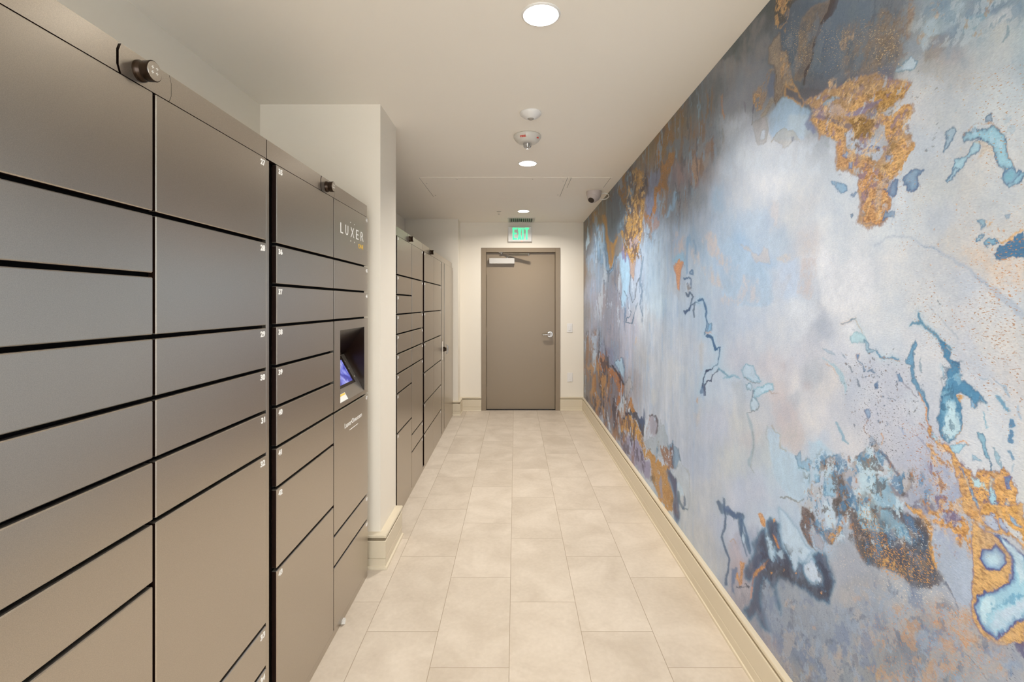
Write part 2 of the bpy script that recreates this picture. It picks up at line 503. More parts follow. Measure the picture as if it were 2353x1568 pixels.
# ---------------------------------------------------------------- ceiling devices
x, y = 0.087, 2.683
t = thing('occupancy_sensor', 'small white domed sensor on the ceiling with grey centre lens', 'sensor', (x, y, CEIL))
obj('dome', lathe((x, y, CEIL), (0, 0, -1), [(0, 0.059), (0.006, 0.061), (0.012, 0.059), (0.026, 0.042), (0.034, 0.025), (0.036, 0.020), (0.033, 0.018), (0.033, 0)], 40), M_PLASTIC, t, smooth=True)
obj('lens', lathe((x, y, CEIL - 0.031), (0, 0, -1), [(0, 0.0178), (0.004, 0.0175), (0.008, 0.013), (0.010, 0)], 24), M_GREYP, t, smooth=True)
x, y = 0.0775, 3.05
t = thing('fire_alarm_strobe', 'round ivory fire alarm strobe with red lettering and clear lens on ceiling', 'fire alarm', (x, y, CEIL))
obj('housing', lathe((x, y, CEIL), (0, 0, -1), [(0, 0.084), (0.004, 0.088), (0.014, 0.088), (0.034, 0.074), (0.046, 0.060), (0.050, 0.045), (0.050, 0)], 48), M_IVORY, t, smooth=True)
obj('strobe_lens', lathe((x, y, CEIL - 0.049), (0, 0, -1), [(0, 0.028), (0.010, 0.028), (0.024, 0.024), (0.032, 0.014), (0.034, 0)], 24), M_CLEAR, t, smooth=True)
obj('flash_tube', lathe((x, y, CEIL - 0.050), (0, 0, -1), [(0, 0.011), (0.012, 0.010), (0.020, 0.006), (0.020, 0)], 12), M_STEEL, t, smooth=True)
th = math.radians(48)
nrm = Vector((-0.35, -0.94, 0)).normalized()
side = Vector((nrm.y, -nrm.x, 0)) * -1
base = Vector((x, y, CEIL - 0.0335)) + nrm * 0.0765
up = Vector((0, 0, 1)) * 0.80 + nrm * 0.60
lettering('fire_lettering', 'FIRE', base - side * 0.019, side, up.normalized(), 0.036, 0.012, M_REDINK, t, bold=0.03, depth=0.0012)
nrm = Vector((0.80, -0.60, 0)); side = Vector((-nrm.y, nrm.x, 0))
base = Vector((x, y, CEIL - 0.036)) + nrm * 0.0745
up = (Vector((0, 0, 1)) * 0.8 + nrm * 0.6).normalized()
bm = bmesh.new()
for k in range(3):
    p = [base + side * (0.006 * math.cos(a_) * (1 + k * .35)) + up * (0.007 * math.sin(a_) * (1 + k * .35)) + nrm * .001 for a_ in [math.pi * (0.15 + 0.7 * j / 8) for j in range(9)]]
    add_tube(bm, p, 0.0012, 5)
obj('flame_symbol', bm, M_REDINK, t)
# access panels
def access_panel(x0, x1, y0, y1, lab, screws):
    t = thing('access_panel', lab, 'access panel', ((x0 + x1) / 2, (y0 + y1) / 2, CEIL), 'painted access panels in the ceiling')
    obj('panel', bx(x0 + 0.012, x1 - 0.012, y0 + 0.012, y1 - 0.012, CEIL - 0.003, CEIL, 0.001), M_CEIL, t)
    bm = bmesh.new()
    for a in ((x0, x1, y0, y0 + 0.009), (x0, x1, y1 - 0.009, y1), (x0, x0 + 0.009, y0 + 0.009, y1 - 0.009), (x1 - 0.009, x1, y0 + 0.009, y1 - 0.009)):
        add_box(bm, a[0], a[1], a[2], a[3], CEIL - 0.0032, CEIL, 0.001)
    obj('frame', bm, M_CEIL, t)
    bm = bmesh.new()
    add_box(bm, x0 + 0.004, x1 - 0.004, y0 + 0.004, y1 - 0.004, CEIL - 0.0012, CEIL - 0.0002)
    obj('painted_gap_shade', bm, M_DARK, t)  # dark sheet behind the panel, painting in the shade of its gap
    for sx_, sy_ in screws:
        obj('screw', lathe((sx_, sy_, CEIL - 0.0029), (0, 0, -1), [(0, 0.006), (0.002, 0.005), (0.002, 0)], 10), M_SCREW, t)
access_panel(-0.83, 0.457, 4.045, 4.80, 'wide flush ceiling access panel behind the middle downlight',
             [(-0.50, 4.10), (0.15, 4.10), (-0.79, 4.25), (-0.79, 4.72), (0.42, 4.17), (0.42, 4.70)])
access_panel(0.468, 0.825, 4.045, 4.42, 'small flush ceiling panel beside the mural near the camera dome', [])
# sprinkler
x, y = -0.19, 5.55
t = thing('fire_sprinkler', 'tiny fire sprinkler head on the ceiling left of the far downlight', 'sprinkler', (x, y, CEIL))
obj('escutcheon', lathe((x, y, CEIL), (0, 0, -1), [(0, 0.028), (0.003, 0.027), (0.006, 0.012), (0.006, 0)], 24), M_SCREW, t, smooth=True)
bm = bmesh.new()
add_tube(bm, [(x - 0.008, y, CEIL - 0.004), (x - 0.008, y, CEIL - 0.026), (x, y, CEIL - 0.034)], 0.002, 6)
add_tube(bm, [(x + 0.008, y, CEIL - 0.004), (x + 0.008, y, CEIL - 0.026), (x, y, CEIL - 0.034)], 0.002, 6)
add_lathe(bm, (x, y, CEIL - 0.034), (0, 0, -1), [(0, 0), (0, 0.013), (0.0015, 0.013), (0.0015, 0)], 16)
obj('sprinkler_head', bm, M_SCREW, t)
# air vent
t = thing('air_vent', 'rectangular louvred supply vent on the ceiling just above the exit sign', 'vent', (0.078, 6.11, CEIL))
bm = bmesh.new()
vx0, vx1, vy0, vy1 = -0.095, 0.250, 5.945, 6.262
for a in ((vx0, vx1, vy0, vy0 + .024), (vx0, vx1, vy1 - .024, vy1), (vx0, vx0 + .024, vy0 + .024, vy1 - .024), (vx1 - .024, vx1, vy0 + .024, vy1 - .024)):
    add_box(bm, a[0], a[1], a[2], a[3], CEIL - 0.008, CEIL, 0.001)
obj('frame', bm, M_IVORY, t)
obj('duct', bx(vx0 + .022, vx1 - .022, vy0 + .022, vy1 - .022, CEIL - 0.0015, CEIL - 0.0005), M_DARK, t)
for k in range(12):
    xx = vx0 + 0.036 + k * 0.0248
    bm = bmesh.new()
    sg = -1 if k < 6 else 1
    add_prism(bm, [(xx, vy0 + .024, CEIL - 0.0015), (xx + 0.0015, vy0 + .024, CEIL - 0.0015), (xx + 0.0015 + sg * 0.008, vy0 + .024, CEIL - 0.016), (xx + sg * 0.008, vy0 + .024, CEIL - 0.016)], (0, vy1 - vy0 - .048, 0))
    obj('louvre', bm, M_IVORY, t)
# turret camera
x, y = 0.752, 4.56
t = thing('security_camera', 'white turret security camera on the ceiling by the mural corner', 'camera', (x, y, CEIL))
obj('base', lathe((x, y, CEIL), (0, 0, -1), [(0, 0.070), (0.006, 0.073), (0.030, 0.071), (0.055, 0.064), (0.075, 0.054), (0.088, 0.042), (0.090, 0)], 40), M_PINKW, t, smooth=True)
ball = obj('camera_ball', lathe((x - 0.014, y - 0.018, CEIL - 0.062), Vector((-0.42, -0.55, -0.72)), [(-0.052, 0), (-0.048, 0.022), (-0.036, 0.040), (-0.018, 0.051), (0, 0.055), (0.018, 0.051), (0.036, 0.041), (0.045, 0.033), (0.045, 0)], 32), M_PINKW, t, smooth=True)
ax_ = Vector((-0.42, -0.55, -0.72)).normalized()
obj('camera_lens', lathe(Vector((x - 0.014, y - 0.018, CEIL - 0.062)) + ax_ * 0.0445, ax_, [(0, 0), (0, 0.030), (0.002, 0.029), (0.002, 0)], 24), M_BLACK, ball)
bm = bmesh.new()
add_tube(bm, [(x + 0.066, y, CEIL - 0.028), (x + 0.10, y - 0.01, CEIL - 0.018), (x + 0.135, y - 0.015, CEIL - 0.032), (x + 0.143, y - 0.01, CEIL - 0.052), (x + 0.12, y, CEIL - 0.072), (x + 0.085, y + 0.01, CEIL - 0.078), (x + 0.055, y + 0.01, CEIL - 0.066)], 0.0042, 8)
obj('cable_loop', bm, M_PLASTIC, t, smooth=True)

# ================================================================ parcel lockers
XD, XH = -0.764, -0.768       # door faces, header face
TOP, HB = 1.918, 1.8576       # top of the bank, bottom edge of its header
U = 0.1305                    # height unit of the compartments
GAP = 0.0095
YDIR, ZDIR = (0, 1, 0), (0, 0, 1)

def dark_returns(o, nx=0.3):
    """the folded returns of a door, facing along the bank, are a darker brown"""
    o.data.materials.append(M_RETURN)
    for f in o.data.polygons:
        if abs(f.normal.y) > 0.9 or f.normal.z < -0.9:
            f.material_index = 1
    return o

def bank(name, label, y0, y1, cols, xb, fillers=(), knob=None, header=True):
    t = thing(name, label, 'locker', (XD - 0.3, (y0 + y1) / 2, 0), 'banks of dark bronze parcel lockers along the left wall')
    bm = bmesh.new()
    ks = [c for c in cols if c[5] is not None]
    if ks:                                   # leave room behind the kiosk's opening
        kc0, kc1 = ks[0][0], ks[0][1]
        add_box(bm, xb, XD - 0.020, y0 + 0.001, kc0 + 0.02, 0.0, HB)
        add_box(bm, xb, XD - 0.020, kc0 + 0.02, y1 - 0.001, 0.0, HB - 7 * U)
        add_box(bm, xb, XD - 0.020, kc0 + 0.02, y1 - 0.001, HB - 4 * U, HB)
        add_box(bm, xb, XD - 0.160, kc0 + 0.02, y1 - 0.001, HB - 7 * U, HB - 4 * U)
        add_box(bm, XD - 0.160, XD - 0.020, y1 - 0.015, y1 - 0.001, HB - 7 * U, HB - 4 * U)
    else:
        add_box(bm, xb, XD - 0.020, y0 + 0.001, y1 - 0.001, 0.0, HB)
    obj('carcass', bm, M_CARC, t)
    for sa, sb in ((y0 + 0.0002, y0 + 0.001), (y1 - 0.001, y1 - 0.0002)):
        obj('side_panel', bx(xb, XD - 0.021, sa, sb, 0.0, HB), M_LOCK, t)
    # header, fitted in three panels round the camera housing
    ym = knob if knob else (y0 + y1) / 2
    a, b_ = ym - 0.058, ym + 0.088
    parts = [(y0 + 0.001, a), (a + 0.006, b_), (b_ + 0.0012, y1 - 0.001)]
    hp = obj('header', bx(xb, XH - 0.016, y0 + 0.002, y1 - 0.002, HB - 0.001, TOP - 0.001), M_CARC, t)
    obj('top_panel', bx(xb, XH - 0.016, y0 + 0.002, y1 - 0.002, TOP - 0.0009, TOP), M_LOCK, hp)
    for i, (p, q) in enumerate(parts):
        c = 0.012
        bm = bmesh.new()
        if i == 1:
            poly = [(p + c * .5, HB + .0015), (q - c * .5, HB + .0015), (q, HB + .016), (q, TOP - .016), (q - c * .5, TOP), (p + c * .5, TOP), (p, TOP - .016), (p, HB + .016)]
        elif i == 0:
            poly = [(p, HB + .0015), (q + c * .5, HB + .0015), (q, HB + .016), (q, TOP - .016), (q + c * .5, TOP), (p, TOP)]
        else:
            poly = [(p - c * .5, HB + .0015), (q, HB + .0015), (q, TOP), (p - c * .5, TOP), (p, TOP - .016), (p, HB + .016)]
        add_prism(bm, [(XH, y_, z_) for y_, z_ in poly], (-0.016, 0, 0))
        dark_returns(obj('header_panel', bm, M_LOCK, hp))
    kz = 1.886
    k = obj('camera_housing', lathe((XH, ym, kz), (1, 0, 0), [(0, 0.0215), (0.005, 0.0215), (0.007, 0.0205), (0.012, 0.0190), (0.015, 0.0205), (0.029, 0.0210), (0.030, 0.0200), (0.030, 0)], 40), M_KNOB, t, smooth=True)
    obj('camera_face', lathe((XH + 0.0302, ym, kz), (1, 0, 0), [(0, 0), (0, 0.0190), (0.0006, 0.0188), (0.0006, 0)], 32), M_LOCK, k)
    bm = bmesh.new()
    for dy, dz in ((-0.006, 0.006), (0.006, 0.007), (-0.006, -0.004), (0.006, -0.003)):
        add_box(bm, XH + 0.0306, XH + 0.0312, ym + dy - 0.0030, ym + dy + 0.0030, kz + dz - 0.0008, kz + dz + 0.0008)
        add_box(bm, XH + 0.0306, XH + 0.0312, ym + dy - 0.0006, ym + dy + 0.0006, kz + dz - 0.0030, kz + dz + 0.0030)
    obj('camera_markings', bm, M_WHITEINK, k)
    # kick strip
    obj('kick_strip', bx(XD - 0.021, XD - 0.002, y0 + 0.001, y1 - 0.001, 0.0, 0.029, 0.001), M_LOCK, t)
    for fy0, fy1, fx in fillers:
        obj('filler_strip', bx(XD - 0.024, fx, fy0, fy1, 0.030, HB - 0.001, 0.0015), M_LOCK, t)
    for (c0, c1, tops, first, side, kiosk) in cols:
        num = first
        for i, u in enumerate(tops):
            nx = tops[i + 1] if i + 1 < len(tops) else 14
            zt = HB - u * U - (0.0018 if u == 0 else 0)
            zb = HB - nx * U + (GAP if nx < 14 else 0.0)
            if kiosk is not None and u == kiosk:
                build_kiosk(t, c0, c1, zb, zt)
                continue
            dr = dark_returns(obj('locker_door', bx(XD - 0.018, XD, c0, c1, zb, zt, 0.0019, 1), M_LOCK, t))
            w, h = (0.0215 if '1' in str(num) else 0.0255), 0.0178
            yy = c0 + 0.011 if side == 'L' else c1 - 0.007 - w
            if side != 'none':
                lettering('door_number', str(num), (XD + 0.0001, yy, zt - 0.0085 - h), YDIR, ZDIR, w, h, M_WHITEINK, dr, bold=0.035)
            if kiosk is not None and u == 0:
                for ch, ya, yb in (('L', 2.0825, 2.114), ('U', 2.144, 2.179), ('X', 2.212, 2.258), ('E', 2.287, 2.322), ('R', 2.355, 2.396)):
                    lettering('brand_lettering', ch, (XD + 0.0001, ya, 1.7215), YDIR, ZDIR, yb - ya, 0.045, M_WHITEINK, dr, bold=-0.008)
                for yy_, zz_ in ((2.2105, 1.7875), (2.262, 1.786), (2.213, 1.702), (2.263, 1.7015)):
                    obj('brand_dot', lathe((XD, yy_, zz_), (1, 0, 0), [(0, 0), (0, 0.0030), (0.0006, 0.0030), (0.0006, 0)], 12), M_WHITEINK, dr)
                lettering('brand_subtitle', 'ONE', (XD + 0.0001, 2.319, 1.681), YDIR, ZDIR, 0.076, 0.0225, M_YELLOWINK, dr, bold=0.02)
            if kiosk is not None and u == 7:
                lettering('web_address', 'LuxerOne.com', (XD + 0.0001, 2.134, 0.850), YDIR, ZDIR, 0.236, 0.0225, M_WHITEINK, dr, bold=0.006)
                obj('underline', bx(XD, XD + 0.0006, 2.197, 2.314, 0.8265, 0.8295), M_WHITEINK, dr)
            num += 1
    return t

M_KNOB = plain('knob_bronze', (0.03, 0.016, 0.008), 0.25, metal=0.6)
M_STICK = plain('sticker_paper', (0.85, 0.83, 0.78), 0.5)
M_STICKY = plain('sticker_yellow', (0.80, 0.58, 0.12), 0.5)
M_RECESS = plain('kiosk_interior', (0.014, 0.006, 0.003), 0.25, spec=0.35)
# the kiosk's lit touch screen: violet-blue picture with pale shapes
def screen_mat():
    m, nt, b = new_mat('lit_screen')
    tc = N(nt, 'ShaderNodeTexCoord')
    nz = N(nt, 'ShaderNodeTexNoise'); nz.inputs['Scale'].default_value = 22; nz.inputs['Detail'].default_value = 3
    nt.links.new(tc.outputs['Object'], nz.inputs['Vector'])
    rp = N(nt, 'ShaderNodeValToRGB')
    e = rp.color_ramp.elements
    e[0].position = 0.40; e[0].color = (*lin('#4a4cb0'), 1)
    e[1].position = 0.66; e[1].color = (*lin('#b9bdf6'), 1)
    x = e.new(0.52); x.color = (*lin('#7f86e6'), 1)
    nt.links.new(nz.outputs['Fac'], rp.inputs[0])
    nt.links.new(rp.outputs[0], b.inputs['Emission Color'])
    b.inputs['Emission Strength'].default_value = 0.9
    b.inputs['Base Color'].default_value = (0.02, 0.02, 0.03, 1)
    b.inputs['Roughness'].default_value = 0.15
    return m
M_SCREEN = screen_mat()

def build_kiosk(t, c0, c1, zb, zt):
    oy0, oy1, oz0, oz1 = 2.079, 2.414, 0.972, 1.294
    kx, kz = XD - 0.105, 1.160               # where canopy and sloped console meet
    bm = bmesh.new()
    for a in ((c0, oy0, zb, zt), (oy1, c1, zb, zt), (oy0, oy1, zb, oz0), (oy0, oy1, oz1, zt)):
        add_box(bm, XD - 0.018, XD, a[0], a[1], a[2], a[3])
    bmesh.ops.remove_doubles(bm, verts=bm.verts, dist=1e-5)
    p = obj('kiosk_panel', bm, M_LOCK, t)
    # canopy sloping down to the back, cheeks, console sloping up to the back
    bm = bmesh.new()
    add_prism(bm, [(XD - 0.001, oy0, oz1), (kx, oy0, kz), (kx - 0.004, oy0, kz + 0.003), (XD - 0.001, oy0, oz1 + 0.003)], (0, oy1 - oy0, 0))
    for yy, dy in ((oy0 + 0.0008, 0.002), (oy1 - 0.0008, -0.002)):
        add_prism(bm, [(XD - 0.0005, yy, oz0), (XD - 0.0005, yy, oz1), (kx, yy, kz)], (0, dy, 0))
    obj('kiosk_recess', bm, M_RECESS, p)
    def C(tt, y, out=0.0):
        n = Vector((kz - oz0, 0, -(kx - XD))).normalized()
        return Vector((XD - 0.001 + (kx - XD) * tt, y, oz0 + (kz - oz0) * tt)) + n * out
    def slab(t0, t1, y0, y1, o0, o1):
        bm = bmesh.new()
        add_prism(bm, [C(t0, y0, o0), C(t1, y0, o0), C(t1, y0, o1), C(t0, y0, o1)], (0, y1 - y0, 0))
        return bm
    con = obj('console', slab(0.0, 0.985, oy0 + 0.001, oy1 - 0.001, -0.004, 0.0), M_LOCK, p)
    # tablet bezel and screen
    bm = bmesh.new()
    for a in ((0.27, 0.95, 2.335, 2.352), (0.27, 0.95, 2.088, 2.105), (0.27, 0.33, 2.105, 2.335), (0.86, 0.95, 2.105, 2.335)):
        add_prism(bm, [C(a[0], a[2], 0), C(a[1], a[2], 0), C(a[1], a[2], 0.006), C(a[0], a[2], 0.006)], (0, a[3] - a[2], 0))
    obj('tablet_bezel', bm, M_KNOB, p)
    obj('touch_screen', slab(0.33, 0.86, 2.105, 2.335, 0.0, 0.003), M_SCREEN, p)
    n = (C(0, 0, 1) - C(0, 0, 0))
    for tt, yy in ((0.80, 2.378), (0.62, 2.378), (0.40, 2.392)):
        obj('tablet_screw', lathe(C(tt, yy, 0), n, [(0, 0.004 if tt != .62 else .006), (0.002, 0.003 if tt != .62 else .005), (0.002, 0)], 12), M_STEEL, p, smooth=True)
    st = obj('notice_sticker', slab(0.015, 0.17, 2.086, 2.185, 0.0003, 0.0009), M_STICK, p)
    obj('sticker_band', slab(0.125, 0.165, 2.090, 2.181, 0.0009, 0.0012), M_STICKY, p)

XB = XL + 0.004
bank('locker_bank', 'large near bank of bronze parcel lockers with doors numbered 27 to 34', 0.553, 1.470,
     [(0.558, 1.0053, [0, 2, 3, 4, 5, 6, 7, 8], 19, 'L', None),
      (1.0134, 1.4615, [0, 2, 4, 5, 6, 7, 11, 12], 27, 'R', None)], XB, knob=0.975)
bank('locker_bank', 'bronze parcel locker bank with touch screen kiosk and white brand lettering', 1.472, 2.470,
     [(1.5266, 2.0036, [0, 2, 3, 4, 5, 6, 7, 8, 10], 35, 'L', None),
      (2.0110, 2.4678, [0, 2, 3, 4, 7, 11, 12], 44, 'R', 4)], XB, fillers=[(1.4735, 1.491, XD - 0.006)], knob=1.937)

# far banks stand half a degree askew, as in the photograph
def askew(t, y0=3.3, x0=-0.773, slope=-0.0055):
    yc = t.location.y
    dx = (x0 + slope * (yc - y0)) - XD
    ang = -math.atan(slope)
    t.location.x += dx
    # turn about the bank's own middle, keeping the faces on the line
    t.rotation_euler.z = ang
    t.location.x += 0.3 * (1 - math.cos(ang))
XB2 = XL2 + 0.03
a = bank('locker_bank', 'parcel locker bank just behind the white pier, with nine doors in its nearer column', 3.100, 4.010,
     [(3.114, 3.560, [0, 2, 3, 4, 5, 6, 7, 8, 10], 50, 'L', None),
      (3.572, 4.002, [0, 2, 4, 5, 6, 7, 11, 12], 59, 'R', None)], XB2, knob=3.50)
b = bank('locker_bank', 'far parcel locker bank of square doors, between bank by pier and tall cabinet', 4.012, 5.040,
     [(4.072, 4.555, [0, 2, 4, 6, 8, 10, 12], 67, 'L', None),
      (4.564, 5.020, [0, 2, 4, 6, 8, 10, 12], 74, 'R', None)], XB2, fillers=[(4.014, 4.026, XD - 0.008)], knob=4.40)
# tall cabinet with one full-height door
t = thing('tall_locker', 'tall bronze locker cabinet with one full-height door and lever lock, nearest the exit door', 'locker', (XD - 0.3, 5.53, 0), 'banks of dark bronze parcel lockers along the left wall')
y0, y1 = 5.044, 6.012
obj('carcass', bx(XB2, XD - 0.020, y0, y1 - 0.02, 0.0, HB), M_CARC, t)
obj('header', bx(XB2, XH, y0, y1 - 0.06, HB + 0.001, TOP, 0.001), M_LOCK, t)
obj('kick_strip', bx(XD - 0.021, XD - 0.002, y0 + 0.001, y1 - 0.02, 0.0, 0.029, 0.001), M_LOCK, t)
obj('filler_strip', bx(XD - 0.022, XD - 0.002, 5.072, 5.250, 0.030, HB - 0.001, 0.0015), M_LOCK, t)
dr = obj('locker_door', bx(XD - 0.018, XD + 0.002, 5.268, y1, 0.030, HB - 0.002, 0.002, 1), M_LOCK, t)
lettering('door_number', '81', (XD + 0.0021, y1 - 0.05, HB - 0.030), YDIR, ZDIR, 0.026, 0.0175, M_WHITEINK, dr, bold=0.035)
lk = obj('lock_plate', bx(XD - 0.003, XD + 0.004, 5.135, 5.170, 0.80, 1.01, 0.006, 2), M_LOCK, t)
obj('lock_body', lathe((XD + 0.002, 5.19, 0.915), (1, 0, 0), [(0, 0.026), (0.012, 0.026), (0.015, 0.022), (0.032, 0.018), (0.034, 0)], 24), M_KNOB, lk, smooth=True)
bm = bmesh.new()
add_tube(bm, [(XD + 0.030, 5.19, 0.965), (XD + 0.045, 5.195, 0.95), (XD + 0.048, 5.195, 0.915), (XD + 0.045, 5.195, 0.88), (XD + 0.030, 5.19, 0.862)], [0.005, 0.007, 0.008, 0.007, 0.005], 10)
obj('lever', bm, M_STEEL, lk, smooth=True)
for q in (a, b, t):
    askew(q)

# scrap of paper at the foot of the lockers
sx_, sy_ = (780 - VX) / F * 2.09, 2.09
bm = bmesh.new()
pts = [(0, 0), (0.012, -0.008), (0.022, 0.0), (0.019, 0.014), (0.010, 0.024), (0.001, 0.022), (-0.004, 0.012)]
vs = [bm.verts.new((sx_ + p[0] + .002, sy_ + p[1] * 1.6, 0.002 + 0.010 * abs(math.sin(i * 1.7)))) for i, p in enumerate(pts)]
c = bm.verts.new((sx_ + 0.01, sy_ + 0.012, 0.012))
for i in range(len(vs)):
    bm.faces.new((vs[i], vs[(i + 1) % len(vs)], c))
r = bmesh.ops.solidify(bm, geom=bm.faces[:], thickness=0.0012)
tag(obj('paper_scrap', bm, M_PAPER), 'tiny crumpled white paper scrap on the tiles against the locker foot', 'litter')

# ================================================================ printed mural on the right wall
# The print is worked out on a fine grid of the wall itself (metres along Y, height Z).  The marks are
# written down as places on the photograph's frame and carried over to the wall by at().
def at(px, py):
    Y = F * XR / (px - VX)
    return Y, CAM_H - (py - VY) * Y / F

def lattice(seed, n=64):
    return np.random.RandomState(seed).rand(n, n).astype(np.float32)
def vnoise(x, y, seed):
    g = lattice(seed); n = 64
    xi = np.floor(x).astype(int); yi = np.floor(y).astype(int)
    fx = x - xi; fy = y - yi
    fx = fx * fx * (3 - 2 * fx); fy = fy * fy * (3 - 2 * fy)
    x0, x1, y0, y1 = xi % n, (xi + 1) % n, yi % n, (yi + 1) % n
    return (g[x0, y0] * (1 - fx) + g[x1, y0] * fx) * (1 - fy) + (g[x0, y1] * (1 - fx) + g[x1, y1] * fx) * fy
def fbm(x, y, seed, octs=4, gain=0.55):
    s = 0; a = 1; tot = 0
    for k in range(octs):
        s = s + a * vnoise(x * 2 ** k + 17.3 * k, y * 2 ** k + 5.1 * k, seed + k)
        tot += a; a *= gain
    return s / tot - 0.5             # about -0.5 .. 0.5

PX0, PX1 = VX + F * XR / (YB - 0.001), 2420.0
ucol = np.arange(PX0, PX1, 1.5)
Ycol = F * XR / (ucol - VX)
Ycol = np.concatenate([Ycol, np.arange(Ycol[-1] - 0.01, -0.9, -0.01)])
Z0, Z1 = 0.178, CEIL - 0.0005
NZ = 1280
Zrow = np.linspace(Z0, Z1, NZ)
NY = len(Ycol)
GY, GZ = np.meshgrid(Ycol, Zrow, indexing='ij')
GY = GY.ravel(); GZ = GZ.ravel()
NV = GY.size
# warps, in metres
wa_y = fbm(GY * 9, GZ * 6, 11, 4); wa_z = fbm(GY * 9, GZ * 6, 31, 4)
wb_y = fbm(GY * 38, GZ * 30, 51, 5, 0.78) * 1.35; wb_z = fbm(GY * 38, GZ * 30, 71, 5, 0.78) * 1.35
n_blot = fbm(GY * 7, GZ * 5, 91, 5)
n_grit = fbm(GY * 95, GZ * 80, 111, 3, 0.7)
n_mid = fbm(GY * 26, GZ * 20, 131, 4, 0.6)
n_vert = fbm(GY * 24, GZ * 3.0, 151, 4, 0.6)
# on the far half the paint ran in long thin drips: a second, streaky warp there
_P0 = VX + F * XR / np.maximum(GY, 0.3); _Q0 = VY + (CAM_H - GZ) * F / np.maximum(GY, 0.3)
_wg = np.clip((1790 - _P0) / 260.0, 0, 1)
_j1 = _wg * fbm(_P0 / 13.0, _Q0 / 46.0, 301, 4, 0.6) * 11
_j2 = _wg * fbm(_P0 / 7.0, _Q0 / 60.0, 321, 4, 0.6) * 46
def warped(coarse, fine, run=1.0):
    Yw = np.maximum(GY + coarse * wa_y + fine * wb_y, 0.3); Zw = GZ + coarse * wa_z + fine * wb_z
    k = min(1.0, fine / 0.014) * run
    return VX + F * XR / Yw + k * _j1, VY + (CAM_H - Zw) * F / Yw + k * _j2
_wcache = {}
def wfield(c, f, run=1.0):
    k = (c, f, run)
    if k not in _wcache:
        if len(_wcache) > 6: _wcache.clear()
        a, b = warped(c, f, run)
        _wcache[k] = (a.astype(np.float32), b.astype(np.float32))
    return _wcache[k]

rgb = np.zeros((NV, 3), dtype=np.float32)
leaf = np.zeros(NV, dtype=np.float32)
grit = np.zeros(NV, dtype=np.float32)
fleck = np.zeros(NV, dtype=np.float32)
ftint = np.ones((NV, 3), dtype=np.float32) * 0.3

